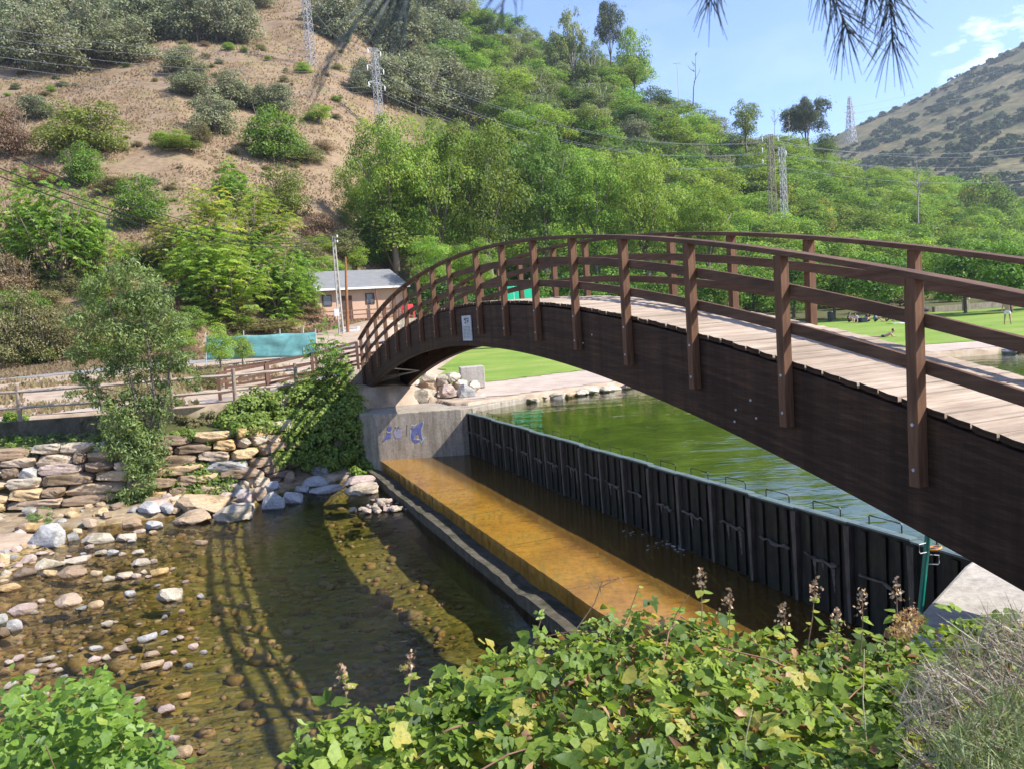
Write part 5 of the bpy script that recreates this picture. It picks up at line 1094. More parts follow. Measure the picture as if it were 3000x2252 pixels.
def pyl(bx, by, ty, arms, wb_, wt, mat, label, Y=None, **kw):
    P = hit(bx, by) if Y is None else ony(bx, by, Y)
    if Y: P[2] = zat(P[0], P[1])
    h = (by-ty)/FX*P[1] if Y is None else ony(bx, ty, Y)[2]-P[2]
    return pylon(tuple(P), h, wb_, wt, arms, mat, label, **kw), P
M['pyl'] = plain('galvanised_lattice', (.27, .275, .28), (.40, .40, .40), 3, .6, .1, .003, .4, .1)
M['pylrust'] = plain('weathered_lattice', (.20, .16, .13), (.30, .25, .21), 3, .7, .1, .003, .3)
T1, P1 = pyl(1117, 412, 157, ((.99, 1.5), (.80, 1.9), (.62, 1.9)), 1.25, .85, M['pyl'], 'pale lattice pylon with white insulators in front of the grey holm oaks', rz=.9)
T2, P2 = pyl(913, 195, -90, ((.97, 1.2), (.82, 1.8)), 1.5, .9, M['pyl'], 'lattice pylon cut by the top of the view, higher on the slope', rz=.9, nseg=14)
T3, P3 = pyl(2264, 602, 395, ((.985, 1.6), (.90, 1.7), (.81, 1.7)), 1.3, .8, M['pylrust'], 'brownish lattice pylon standing in the wood with arms', rz=.2, Y=150, nseg=13, th=.06)
T4, P4 = pyl(2296, 575, 432, ((.97, .8),), 1.1, .75, M['pyl'], 'paler narrow lattice pylon beside the brownish one in the wood', rz=.2, Y=150, nseg=13, th=.06)
fb = ony(2493, 408, 640); T5 = pylon(tuple(fb-np.array([0, 0, 3.])), 36, 6.5, 1.6, ((.80, 5.5), (.66, 7.2), (.52, 6.)), M['steel'], 'tall distant transmission pylon on the skyline against the far hill', .5, 9, False, .32)
ms = ony(1988, 275, 225); e = empty('tee_mast', ms, 0, 'thin steel mast with a short crossbar on the wooded skyline', 'mast'); MB().tube([(0, 0, -2), (0, 0, 8.4)], .09, 6).build('mast', M['steel'], e); MB().box((0, 0, 8.3), (2.2, .12, .14)).build('crossbar', M['steel'], e)
def cable(a, b, sag, rad, mat, label, group, name='power_cable'):
    a = Vector(a); b = Vector(b); pts = [a.lerp(b, u)-a-Vector((0, 0, sag*4*u*(1-u))) for u in np.linspace(0, 1, 25)]
    o = MB().tube(pts, rad, 4).build(name, mat); o.location = a; return prop(o, label, 'cable', group)
M['wire'] = plain('bright_wire', (.22, .225, .23), (.32, .32, .33), 3, .5, .0, .001, .4)
M['wiredark'] = plain('black_cable', (.012, .012, .013), (.025, .025, .026), 3, .6, .0, .001, .3)
for i, (y, k) in enumerate(((52, 0), (88, 1), (105, 2), (142, 3), (165, 4), (200, 5))):
    tp = T1[k]; cable(ony(-260, y-14, 120), tp, 2.2, .024, M['wire'], ('topmost', 'second', 'third', 'fourth', 'fifth', 'lowest')[i]+' of the six thin pale cables crossing the bare slope to the lattice pylon', 'pale cables over the slope')
    if k < 6: cable(tp, T3[min(k, 5)], 5.5, .022, M['wire'], 'thin pale power cable running from the lattice pylon across the wood', 'pale cables over the wood')
for k in range(2): cable(T2[k], ony(640+k*60, -260, 250), 2, .03, M['wire'], 'thin power cable rising from the upper pylon', 'cables of the upper pylon'); cable(T2[k+2], T1[k], 3, .03, M['wire'], 'thin power cable between the two slope pylons', 'cables of the upper pylon')
for i, y in enumerate((440, 462, 490, 515, 545)):
    cable(T3[i], ony(3250, y-60, 200), 4, .028, M['wire'], 'thin pale power cable leaving the brownish pylon in front of the far hill', 'pale cables before the far hill')
for i, (dy, tp) in enumerate(((0, T5[1]), (30, T5[3]), (55, T5[5]))):
    cable(tp, ony(3150, 118+dy, 700), 6, .07, M['wire'], 'faint distant cable leading up from the transmission pylon', 'distant transmission cables'); cable(tp, ony(2250, 470+dy*.5, 560), 3, .07, M['wire'], 'faint distant cable leading down from the transmission pylon', 'distant transmission cables')
ptop = Vector(ptp)
for i, (y, dz) in enumerate(((420, 0.15), (478, -.1), (505, -.3))):
    cable(ony(-180, y-60, 26), ptop+Vector((0, 0, dz)), 1.5, .022, M['wiredark'], ('highest', 'middle', 'lowest')[i]+' of three black overhead cables sagging to the concrete utility pole', 'black cables to the concrete pole')
# dead snag and bare trees on the skyline
def bare(base, h, label, mat, seed, lean=.05, n=9, name='bare_tree'):
    g = random.Random(seed); e = empty(name, base, 0, label, 'tree'); m = MB(); tip = Vector((lean*h, 0, h)); m.tube([(0, 0, -1), tip*.3, tip*.5+Vector((.03*h, 0, 0)), tip], [.013*h, .010*h, .008*h, .002*h], 6); m.build('trunk', mat, e); m = MB()
    for k in range(n):
        u = g.uniform(.35, .95); b = tip*u; az = g.uniform(0, 6.28); L = h*g.uniform(.12, .3)*(1.2-u); m.tube([b, b+Vector((math.cos(az)*L*.6, math.sin(az)*L*.6, L*.5)), b+Vector((math.cos(az)*L, math.sin(az)*L, L*1.1))], [.007*h, .005*h, .002*h], 4)
    m.build('branch', mat, e)
bare(ony(2030, 300, 215), 13, 'dead bare trunk leaning on the skyline above the wood', M['bark'], 2, .10, 7, 'dead_tree')
bare(ony(2270, 400, 235), 8.5, 'leafless grey tree on the skyline above the brownish pylon', M['palebark'], 3, .0, 16); bare(ony(2310, 405, 235), 6.5, 'second leafless grey tree on the skyline near the round headed pine', M['palebark'], 4, .05, 16)
bare(ony(2690, 640, 150), 11, 'bare grey branching tree inside the wood below the far hill', M['palebark'], 5, .0, 20)
# scrub on the far hill: clumps nobody could count
g = np.random.default_rng(61); P = []; N = []; Rr = []; Lf = []
for band in range(4200):
    a = g.uniform(.36, 1.0); y = g.uniform(470, 985); x = a*y
    kk_ = (y-430)/470.; px = 1500+FX*a; v = float(fbm(x/45., y/30., 3, 91)); ridge = y > 880
    low = 1-kk_
    if not ridge and v+.46*low < .60: continue
    if ridge and g.random() < .35: continue
    z = float(Hfar(np.array(x), np.array(y))); rad = g.uniform(2.2, 5.2)*(1. if not ridge else .9); m_ = 46
    d = sph(m_, g); d[:, 2] = abs(d[:, 2]); tall = 1.7 if (low > .35 and v > .55) else .9
    P.append(np.array([x, y, z])+d*np.array([rad, rad, rad*tall])*(.6+.4*g.random((m_, 1)))); N.append(d+g.normal(size=(m_, 3))*.4); Rr.append(np.clip(g.normal(g.uniform(.2, .6), .15, m_), 0, 1)); Lf.append(np.full(m_, rad*.62))
M['f_farscrub'] = foliage('far_scrub', (.03, .05, .03), (.055, .085, .045), (.09, .12, .06), None, 0, .15, 0, 0, 0)
me = leafmesh('far_hill_scrub', np.concatenate(P), np.concatenate(N), np.concatenate(Lf), np.concatenate(Lf)*.8, M['f_farscrub'], np.concatenate(Rr))
prop(mobj('far_hill_scrub', me), 'bluish green scrub and conifers spread over the far hill', kind='stuff')
# dry grass tufts over the bare slope
NT_ = 150000; a = g.uniform(-.80, -.08, NT_); y = 24+np.exp(g.uniform(math.log(16), math.log(270), NT_)); x = a*y
k_ = (y-np.interp(a, HA, HYT)); fo2 = (a+.02*np.sin(y/9)-.00045*(y-100)); ok = (k_ > -6) & (fo2 < -.13); ok &= fbm(x/6., y/6., 3, 55) > .36
x, y = x[ok], y[ok]; z = H(x, y); n = len(x); hgt = (.08+.0013*y)*g.uniform(.5, 1.6, n)
Pq = np.stack([x, y, z+hgt*.42], 1); an = g.uniform(0, 6.28, n); Nn = np.stack([np.cos(an), np.sin(an)*1.0-.5, np.full(n, .35)], 1)
tone = np.clip(.5+(fbm(x/14., y/14., 3, 58)-.47)*1.6+g.normal(0, .16, n), 0, 1)
M['f_tuft'] = foliage('dry_tuft', (.195, .142, .09), (.265, .197, .128), (.33, .255, .165), (.205, .21, .08), .26, .5, 0, 0, 0)
me = leafmesh('dry_grass', Pq, Nn, hgt*1.3, hgt*.8, M['f_tuft'], tone, np.tile(np.array([[0, 0, 1.]]), (n, 1))+g.normal(0, .25, (n, 3)))
prop(mobj('dry_grass', me), 'dry pinkish brown grass and heather tufts covering the bare slope', kind='stuff')
n = 26000; x = g.uniform(-30, -4.4, n); y = g.uniform(25.5, 47, n); S2, Q2 = sq(x, y); ok = (fbm(x/2.2, y/2.2, 3, 57) > .47) & (S2 > np.interp(Q2, QE, SE)+4.5) & ~((y > 41) & (y < 46.5))
x, y = x[ok], y[ok]; z = H(x, y); n = len(x); hgt = .16*g.uniform(.5, 1.6, n); an = g.uniform(0, 6.28, n)
me = leafmesh('verge_grass', np.stack([x, y, z+hgt*.42], 1), np.stack([np.cos(an), np.sin(an)-.5, np.full(n, .35)], 1), hgt*1.3, hgt*.7, M['f_tuft'], np.clip(g.normal(.62, .2, n), 0, 1), np.tile(np.array([[0, 0, 1.]]), (n, 1))+g.normal(0, .25, (n, 3)))
prop(mobj('verge_grass', me), 'short dry straw coloured grass between the footpath and the road', kind='stuff')
# ---------------------------------------------------------------- plants on the far bank
def pixlumps(name, lumps, Yf, n, L, W, mat, g, droop=0., flat=.8, narrow=False):
    """foliage from lumps given as overview pixels (x, y, rx, ry) at depth Yf(x, y)"""
    P = []; N = []; r = []; T = []
    ar = np.array([a[2]*a[3] for a in lumps], float); per = g.multinomial(n, ar/ar.sum())
    for (x, y, rx, ry), m in zip(lumps, per):
        Yd = Yf(x, y) if callable(Yf) else Yf; c = ony(x*1.3565, y*1.3565, Yd); k = Yd*1.3565/FX
        sub = max(3, int(m/55)); cc = sph(sub, g)*(g.random((sub, 1))**.4)*np.array([rx*k, (rx+ry)*.4*k, ry*k])*.86
        rs = g.uniform(.16, .34, sub)*min(rx, ry)*k*1.5; w_ = g.multinomial(m, rs**2/(rs**2).sum())
        for c2, rr2, mm in zip(cc, rs, w_):
            d = sph(mm, g); P.append(c+c2+d*rr2*(.4+.65*g.random((mm, 1)))*np.array([1, 1, flat])); N.append(d*.8+g.normal(size=(mm, 3))*.5+np.array([0, 0, .35])); r.append(np.clip(g.normal(.42+g.normal()*.1, .19, mm), 0, 1))
            t_ = g.normal(size=(mm, 3)); t_[:, 2] -= droop*1.5; T.append(t_)
    P = np.concatenate(P); m = len(P)
    return leafmesh(name, P, np.concatenate(N), L*g.uniform(.6, 1.35, m), W*g.uniform(.7, 1.3, m), mat, np.concatenate(r), np.concatenate(T), g)
g = np.random.default_rng(71)
bt = empty('bank_tree', hitD(305, 1075), 0, 'slender leafy young tree with several thin stems growing out of the boulder wall', 'tree')
LB = [(285, 905, 70, 70), (300, 985, 62, 62), (280, 1075, 55, 50), (270, 600, 58, 48), (222, 640, 60, 50), (322, 645, 68, 58), (195, 715, 60, 58), (280, 715, 88, 68), (362, 715, 55, 60), (235, 785, 72, 48), (330, 795, 72, 50), (182, 835, 42, 36), (228, 862, 46, 32), (300, 875, 60, 45), (350, 870, 42, 55), (392, 770, 38, 42), (290, 935, 68, 46), (248, 958, 40, 32), (332, 955, 48, 40), (300, 1005, 55, 40), (278, 1055, 55, 42), (256, 1105, 45, 32), (322, 1045, 38, 38), (165, 770, 30, 30), (410, 820, 25, 25), (280, 650, 40, 40)]
yb_ = lambda x, y: 23.3-.5*sstep(850, 1100, np.array(float(y)))*1.8
o = mobj('crown', pixlumps('crown', LB, lambda x, y: float(yb_(x, y)), 30000, .13, .042, M['f_willow'], g, .7)); keep(o, bt)
m = MB(); B = bt.location
for pts, rr_ in (([(308, 1080), (322, 960), (335, 860), (318, 740), (300, 640)], .055), ([(308, 1080), (300, 960), (290, 850), (262, 740), (235, 650)], .05), ([(310, 1070), (340, 940), (362, 830), (372, 740)], .04), ([(335, 860), (300, 800), (232, 770)], .03), ([(290, 850), (230, 840), (190, 835)], .025), ([(318, 740), (350, 680), (335, 630)], .025)):
    m.tube([Vector(ony(x*1.3565, y*1.3565, 23.1))-B for x, y in pts], [rr_*(1-.6*i/(len(pts)-1)) for i in range(len(pts))], 6)
o = m.build('trunk', M['bark'], bt)
def inpoly(poly, n, g):
    P = np.array(poly, float); out = []
    while len(out) < n:
        x, y = g.uniform(P[:, 0].min(), P[:, 0].max()), g.uniform(P[:, 1].min(), P[:, 1].max()); c = False; m_ = len(P)
        for i in range(m_):
            xa, ya = P[i]; xb, yb2 = P[(i+1) % m_]
            if (ya > y) != (yb2 > y) and x < (xb-xa)*(y-ya)/(yb2-ya)+xa: c = not c
        if c: out.append((x, y))
    return out
def hugging(name, poly, npatch, nleaf, rad, L, W, mat, label, cat, off=.25, seed=1):
    g = np.random.default_rng(seed); P = []; N = []; r = []; T = []; per = nleaf//npatch
    for x, y in inpoly(poly, npatch, g):
        c = hitD(x, y); u = -c/np.linalg.norm(c); c = c+u*g.uniform(0, off)+np.array([0, 0, g.uniform(0, off*.5)]); rd = rad*g.uniform(.6, 1.3)
        d = sph(per, g); P.append(c+d*rd*(.35+.65*g.random((per, 1)))*np.array([1, .9, .75])); N.append(d*.7+u*.5+g.normal(size=(per, 3))*.4+np.array([0, 0, .5])); r.append(np.clip(g.normal(.42+g.normal()*.1, .2, per), 0, 1)); t_ = g.normal(size=(per, 3)); t_[:, 2] -= .6; T.append(t_)
    P = np.concatenate(P); m_ = len(P); b = P.mean(0); b[2] = P[:, 2].min()
    o = mobj(name, leafmesh(name, P-b, np.concatenate(N), L*g.uniform(.6, 1.3, m_), W*g.uniform(.7, 1.2, m_), mat, np.concatenate(r), np.concatenate(T), g)); o.location = b
    return prop(o, label, cat)
hugging('ivy_bush', [(470, 905), (520, 872), (580, 850), (650, 838), (700, 815), (758, 800), (768, 850), (750, 905), (700, 925), (640, 935), (560, 940), (490, 930)], 150, 15000, .34, .11, .085, M['f_ivy'], 'wide ivy and bramble bush spilling over the top of the boulder wall', 'bush', .5, 81)
hugging('ivy_curtain', [(640, 930), (700, 900), (760, 850), (775, 880), (800, 930), (826, 960), (822, 1000), (780, 1015), (735, 1030), (690, 1020), (640, 1005), (575, 1015), (600, 975)], 120, 12000, .32, .11, .085, M['f_ivy'], 'dark hanging ivy in the shade beside the concrete abutment', 'ivy', .6, 82)
hugging('bramble_bush', [(350, 1030), (400, 1005), (470, 1015), (505, 1040), (490, 1065), (420, 1085), (370, 1090)], 60, 6000, .22, .1, .07, M['f_ivy'], 'light green bramble bush on the foot of the boulder wall', 'bush', .3, 83)
hugging('fern_clump', [(0, 895), (45, 890), (62, 930), (50, 960), (0, 965)], 26, 2200, .26, .16, .045, M['f_lime'], 'bright green leafy plant by the fence post at the edge of the view', 'plant', .3, 84)
hugging('grass_clump', [(60, 1100), (105, 1092), (110, 1130), (75, 1142)], 16, 1500, .13, .13, .02, M['f_willow'], 'small tuft of green plants between the big grey slab and the wall', 'plant', .1, 85)
hugging('dry_creeper', [(0, 950), (70, 925), (230, 928), (330, 960), (320, 985), (150, 985), (40, 990)], 60, 4200, .2, .1, .06, M['f_olive'], 'dry olive creeper along the ledge under the concrete kerb', 'plant', .2, 86)
hugging('wall_weeds', [(430, 940), (560, 950), (600, 1000), (520, 1010), (440, 985)], 12, 900, .16, .09, .06, M['f_lime'], 'light green weeds sprouting from the joints of the boulder wall', 'plant', .2, 89)
hugging('ledge_weeds', [(0, 945), (150, 930), (330, 945), (420, 930), (430, 950), (300, 962), (100, 958), (0, 970)], 70, 5200, .2, .1, .06, M['f_ivy'], 'green creeper trailing along the top of the boulder wall', 'plant', .25, 90)
hugging('verge_weeds', [(380, 905), (470, 890), (520, 900), (500, 930), (420, 925)], 40, 3000, .16, .09, .05, M['f_olive'], 'olive weeds at the edge of the footpath', 'plant', .15, 87)
hugging('corner_plant', [(765, 985), (815, 975), (822, 1010), (790, 1030), (755, 1025)], 22, 2600, .2, .1, .07, M['f_lime'], 'sunlit green plant at the corner where the abutment meets the weir', 'plant', .25, 88)
k = 25*1.3565/FX
for (x, y, w, h, v, t) in ((716, 850, 105, 165, 0, 'bright feathery sapling rising in front of the utility pole'), (668, 860, 80, 70, 1, 'low feathery sapling leaning over the ramp railing'), (740, 845, 60, 90, 1, 'small feathery sapling against the end of the footbridge')):
    P = ony(x*1.3565, y*1.3565, 26.6); tree('sap', (P[0], P[1], P[2]), w*k*1.1, h*k*1.1, t, 'sapling', None, 'feathery_sapling', v, 0)
# ---------------------------------------------------------------- foreground plants
def bramble():
    g = np.random.default_rng(91)
    XE = np.array([-1.6, -1.2, -.95, -.6, -.2, .4, 1.0, 1.8, 2.6, 3.4]); YE = np.array([2.3, 2.95, 3.3, 3.6, 3.8, 3.95, 4.05, 4.1, 4.1, 4.0])
    def top(x, y):
        ye = np.interp(x/np.maximum(y, .5)*3.5, XE, YE); zt_ = -1.525+.15*(fbm(x*1.7, y*1.7, 3, 92)-.47)*2-.10*np.clip(x-.5, 0, 3)-.05*np.clip(-x, 0, 2)
        e = (y-(ye-.35))/.75; return np.where(e > 0, zt_-np.clip(e, 0, 2)**1.6*.75, zt_), e
    C = []
    while len(C) < 9400:
        y = g.uniform(1.15, 4.9, 4000); x = g.uniform(-.46, .86, 4000)*y; z, e = top(x, y); ok = (e < 1.25)
        lb = -.40*(y)+.10; ok &= x > -.37*y+.05*np.sin(y*7)
        C += list(np.stack([x, y, z], 1)[ok])
    g.shuffle(C); C = np.array(C[:9400]); n = len(C)
    C[:, 2] -= np.where(g.random(n) < .6, g.uniform(0, .10, n), g.uniform(.08, .42, n)); C[:, 2] += g.exponential(.03, n)
    P = []; N = []; T = []; Ls = []; r = []
    for i in range(n):
        tone = np.clip(g.normal(.45, .27), 0, 1); nn = unit(np.array([g.normal(.2, .5), g.normal(-.2, .5), 1.])); az = g.uniform(0, 6.28); k = 5 if g.random() < .35 else 3; l0 = .026+.056*g.random()**1.4
        d0 = np.array([math.cos(az), math.sin(az), g.normal(-.15, .15)])
        for j in range(k):
            an = (j-(k-1)/2)*(1.15 if k == 3 else .8); d = np.array([d0[0]*math.cos(an)-d0[1]*math.sin(an), d0[0]*math.sin(an)+d0[1]*math.cos(an), d0[2]])
            P.append(C[i]+d*.012); N.append(nn+g.normal(size=3)*.16); T.append(d); Ls.append(l0*(1.12 if j == (k-1)//2 else .9)*g.uniform(.85, 1.1)); r.append(np.clip(tone+g.normal(0, .06), 0, 1))
    Ls = np.array(Ls)
    e = empty('bramble_thicket', (.6, 3., -1.9), 0, 'bramble thicket with green leaves, reddish canes and dry seed heads filling the near bank', 'bramble')
    o = mobj('foliage', bigleaf('foliage', np.array(P), np.array(N), np.array(T), Ls, Ls*.72, M['f_bramble'], np.array(r))); keep(o, e)
    nd = 1900; y = g.uniform(1.3, 4.1, nd); x = g.uniform(-.05, .72, nd)*y; z, ee = top(x, y); Pd = np.stack([x, y, z-g.uniform(-.02, .22, nd)], 1)
    keep(mobj('dead_leaves', bigleaf('dead_leaves', Pd, g.normal(size=(nd, 3))+np.array([0, 0, .6]), g.normal(size=(nd, 3)), g.uniform(.03, .07, nd), g.uniform(.015, .04, nd), M['f_deadleaf'], g.random(nd), .3, .5)), e)
    cm = plain('reddish_cane', (.16, .07, .05), (.30, .16, .11), 12, .7, .2, .002)
    for i in range(46):
        y = g.uniform(1.5, 4.0); x = g.uniform(-.3, .7)*y; z = float(top(np.array(x), np.array(y))[0])-.06; az = g.uniform(0, 6.28); L = g.uniform(.4, 1.1); pts = []
        for u in np.linspace(0, 1, 6): pts.append((x+math.cos(az)*L*(u-.5), y+math.sin(az)*L*(u-.5), z+.12*math.sin(math.pi*u)-.05+g.normal(0, .01)))
        keep(MB().tube(pts, np.linspace(.0042, .002, 6), 5).build('cane', cm, None), e)
    for (x, y, top_y, lean) in ((2052, 1850, 1662, 0), (2130, 1850, 1725, 6), (2362, 1860, 1690, 28), (2520, 1870, 1722, 6), (2622, 1880, 1690, 4), (2300, 1850, 1765, -6), (1015, 2010, 1940, -16), (1195, 1975, 1905, 6), (2450, 1850, 1780, 0)):
        Yd = 3.55 if x > 1500 else 3.05; a = Vector(ony(x, y+60, Yd)); b = Vector(ony(x+lean, top_y, Yd)); st_ = mobj('seed_stalk', rawmesh('seed_stalk', *(lambda q: (q.v, q.f))(MB().tube([a, a.lerp(b, .5)+Vector((.008, 0, 0)), b], [.0035, .0028, .0016], 5)), M['twig'])); keep(st_, e)
        d = (b-a).normalized(); k = 46; u = g.random(k)**.8; pp = np.array([b[:]])-np.array([d[:]])*(u[:, None]*.10)+g.normal(size=(k, 3))*(.006+.016*u[:, None]); hd = leafmesh('seed_head', pp, g.normal(size=(k, 3)), .018, .014, M['f_seed'], g.random(k), None, g); keep(mobj('seed_foliage', hd), e)
        kl = 4; tl = g.normal(size=(kl, 3)); pl = np.array([a.lerp(b, g.uniform(.35, .75))[:] for _ in range(kl)]); keep(mobj('foliage', bigleaf('foliage', pl, np.tile([0, -.3, 1.], (kl, 1)), tl*np.array([1, 1, .3]), g.uniform(.04, .065, kl), g.uniform(.025, .04, kl), M['f_bramble'], g.uniform(.5, .95, kl))), e)
    # fresh shoots and one dry umbel standing above the leaves
    for (pts, Yd) in (([(1800, 1900), (1845, 1790), (1872, 1715)], 3.5), ([(1690, 1870), (1720, 1830), (1735, 1810)], 3.6), ([(1570, 1870), (1585, 1810), (1575, 1790)], 3.5), ([(1955, 1860), (1985, 1790), (2020, 1740)], 3.5), ([(870, 2200), (880, 2140), (868, 2100)], 2.9)):
        V = [Vector(ony(x, y, Yd)) for x, y in pts]; keep(mobj('shoot', rawmesh('shoot', *(lambda q: (q.v, q.f))(MB().tube(V, [.003, .0025, .0015], 5)), M['twig'])), e); kl = 11
        us = g.random(kl); pl = np.array([(V[0].lerp(V[1], u*2) if u < .5 else V[1].lerp(V[2], u*2-1))[:] for u in us]); tl = g.normal(size=(kl, 3))*np.array([1, .7, .5])
        keep(mobj('foliage', bigleaf('foliage', pl, np.tile([0, -.5, 1.], (kl, 1))+g.normal(size=(kl, 3))*.3, tl, g.uniform(.022, .045, kl), g.uniform(.014, .028, kl), M['f_alder'], g.uniform(.5, 1, kl))), e)
    V = [Vector(ony(x, y, 3.3)) for x, y in ((1690, 1840), (1742, 1765), (1765, 1700))]; q = MB().tube(V, [.003, .0025, .002], 5)
    for (x, y) in ((1728, 1715), (1745, 1690), (1770, 1720), (1790, 1700), (1815, 1692), (1760, 1735)):
        b = Vector(ony(x, y, 3.3)); q.tube([V[2].lerp(V[1], .3), b], [.0015, .001], 4)
        for k in range(5): q.tube([b, b+Vector(g.normal(0, .014, 3))], .0011, 3)
    keep(q.build('dry_umbel', M['twig']), e)
    # pale grass stalks
    q = MB()
    for pts in (((2532, 1900), (2528, 2050), (2545, 2250)), ((2205, 2070), (2185, 2160), (2180, 2260)), ((2680, 2060), (2725, 2180), (2745, 2260))):
        q.tube([Vector(ony(x, y, 2.6)) for x, y in pts], [.0015, .002, .0025], 4)
    keep(q.build('dry_grass_foliage', plain('straw', (.45, .38, .2), (.6, .52, .3), 9, .8, .1, .002)), e)
bramble()
def leafy(name, label, cat, poly, Yr, n, L, mat, seed, stems=10, up=1.0):
    g = np.random.default_rng(seed); P = []; 
    ncl = max(1, n//9); pts = inpoly(poly, ncl, g); Yd = g.uniform(Yr[0], Yr[1], ncl); tips = np.array([ony(x*1.3565, y*1.3565, Y) for (x, y), Y in zip(pts, Yd)]); P = []
    for tp in tips:
        d = unit(np.array([g.normal(.1, .4), g.normal(-.1, .4), 1.])); l = g.uniform(.12, .26)
        for j_ in range(9): P.append(tp-d*l*(j_/9.)+g.normal(size=3)*.016)
    P = np.array(P); n = len(P); cl = P
    N = g.normal(size=(n, 3))*.42+np.array([.15, -.25, up]); T = g.normal(size=(n, 3))+np.array([0, -.2, -.3]); Ls = L*g.uniform(.55, 1.25, n)
    b = P.mean(0); b[2] = P[:, 2].min()-.1
    e = empty(name, b, 0, label, cat); keep(mobj('foliage', bigleaf('foliage', cl, N, T, Ls, Ls*.82, mat, np.clip(g.normal(.5, .22, n), 0, 1), .06, .12)), e)
    m = MB()
    for k in range(stems):
        tip = P[g.integers(n)]; a = b+np.array([g.normal(0, .15), g.normal(0, .1), -.25]); m.tube([a, (a+tip)/2+np.array([0, 0, .08]), tip], [.008, .005, .002], 5)
    keep(m.build('stem', M['twig']), e); return e
leafy('alder_shrub', 'bright green alder shrub with round leaves in the bottom corner beside the stream', 'shrub', [(0, 1490), (25, 1450), (55, 1438), (70, 1490), (105, 1500), (120, 1470), (150, 1462), (165, 1490), (195, 1432), (225, 1430), (232, 1475), (260, 1490), (290, 1500), (300, 1545), (330, 1540), (345, 1580), (385, 1555), (360, 1610), (385, 1650), (395, 1720), (0, 1720)], (2.9, 4.1), 3000, .05, M['f_alder'], 95, 16)
leafy('alder_shrub', 'single alder sprig with few leaves standing over the water', 'shrub', [(195, 1430), (222, 1428), (228, 1470), (205, 1478)], (3.6, 3.8), 12, .055, M['f_alder'], 96, 2)
def broom():
    g = np.random.default_rng(97); q = MB(); q2 = MB()
    b = np.array(ony(2980, 2330, 2.7)); e = empty('broom_shrub', b, 0, 'dry grey brown broom shrub of fine bare twigs at the edge of the near bank', 'shrub')
    P = []; N = []; T = []; L = []; 
    for k in range(2600):
        x = g.uniform(2640, 3160); y = g.uniform(1790+max(0, (2900-x))*.9, 2330)
        if x < 2640+max(0, (2252-y))*.0+ (y-1800)*.02: continue
        Yd = g.uniform(2.2, 3.3); c = ony(x, y, Yd); az = g.normal(-.55, .5); t_ = np.array([math.sin(az), g.normal(0, .5), math.cos(az)]); P.append(c); T.append(t_); N.append(g.normal(size=3)); L.append(g.uniform(.08, .24))
    P, N, T, L = map(np.array, (P, N, T, L))
    keep(mobj('twigs', leafmesh('twigs', P, N, L, .0042, M['f_broom'], None, T, g)), e)
    n = 1500; x = g.uniform(2740, 3100, n); y = g.uniform(2020, 2330, n); ok = (x-2740)*.9 > (2252-y)*1.0-80; x, y = x[ok], y[ok]; Pg = np.array([ony(a, c, g.uniform(2.1, 2.5)) for a, c in zip(x, y)]); m_ = len(Pg)
    keep(mobj('foliage', leafmesh('foliage', Pg, g.normal(size=(m_, 3)), g.uniform(.05, .12, m_), .005, M['f_broomgreen'], None, g.normal(size=(m_, 3))*.6+np.array([-.2, 0, 1.]), g)), e)
    m = MB()
    for k in range(16): a = b+np.array([g.normal(0, .2), g.normal(0, .2), -.1]); c = ony(g.uniform(2760, 3060), g.uniform(1850, 2100), g.uniform(2.3, 3.1)); m.tube([a, (a+c)/2+g.normal(0, .03, 3), c], [.008, .005, .002], 5)
    keep(m.build('stem', M['twig']), e)
broom()
hugging('dead_fern', [(1930, 1330), (1985, 1305), (2000, 1345), (1960, 1375)], 1, 10, .05, .05, .03, M['f_deadleaf'], 'dry brown fern beside the concrete block', 'plant', .05, 98)
o = bpy.data.objects['dead_fern']; bpy.data.objects.remove(o)
g = np.random.default_rng(99); n = 420; Pf = np.array([ony(1.3565*x, 1.3565*y, g.uniform(3.2, 3.6)) for x, y in inpoly([(1925, 1335), (1975, 1300), (2000, 1340), (1960, 1385), (1920, 1370)], n, g)]); b = Pf.mean(0)
o = mobj('dead_fern', leafmesh('dead_fern', Pf-b, g.normal(size=(n, 3)), g.uniform(.012, .03, n), .008, M['f_deadleaf'], g.random(n), None, g)); o.location = b; prop(o, 'crumpled dry brown fern at the meeting of bramble and broom', 'plant')
# pine shoots hanging into the top of the view
def pine(name, label, axis, Yd, nl, n, seed, rad=.00078, ang=.62, span=.15, tw=.0012):
    g = np.random.default_rng(seed); V = [Vector(ony(x*1.3565, y*1.3565, Yd)) for x, y in axis]; e = empty(name, V[0], 0, label, 'pine branch')
    ln = [(V[i+1]-V[i]).length for i in range(len(V)-1)]; tot = sum(ln)
    def at_(u):
        d = u*tot
        for i, l in enumerate(ln):
            if d <= l or i == len(ln)-1: return V[i].lerp(V[i+1], min(d/l, 1)), (V[i+1]-V[i]).normalized()
            d -= l
    keep(MB().tube(V, np.linspace(tw*1.3, tw*.6, len(V)), 6).build('twig', M['twig'] if tw > .001 else M['f_needle']), e)
    m = MB()
    for k in range(n):
        u = 1-(g.random()**1.15)*min(1, span/tot*1.0); p, t_ = at_(u); r_ = Vector(unit(g.normal(size=3))); r_ = (r_-t_*r_.dot(t_)).normalized(); a_ = ang*g.uniform(.45, 1.3)*(1.0 if u < .97 else .5)
        d = t_*math.cos(a_)+r_*math.sin(a_); L = nl*g.uniform(.75, 1.1); m.tube([p, p+d*L*.5+r_*.002, p+d*L-Vector((0, 0, .002))], [rad, rad, rad*.4], 3)
    keep(m.build('needles', M['f_needle']), e)
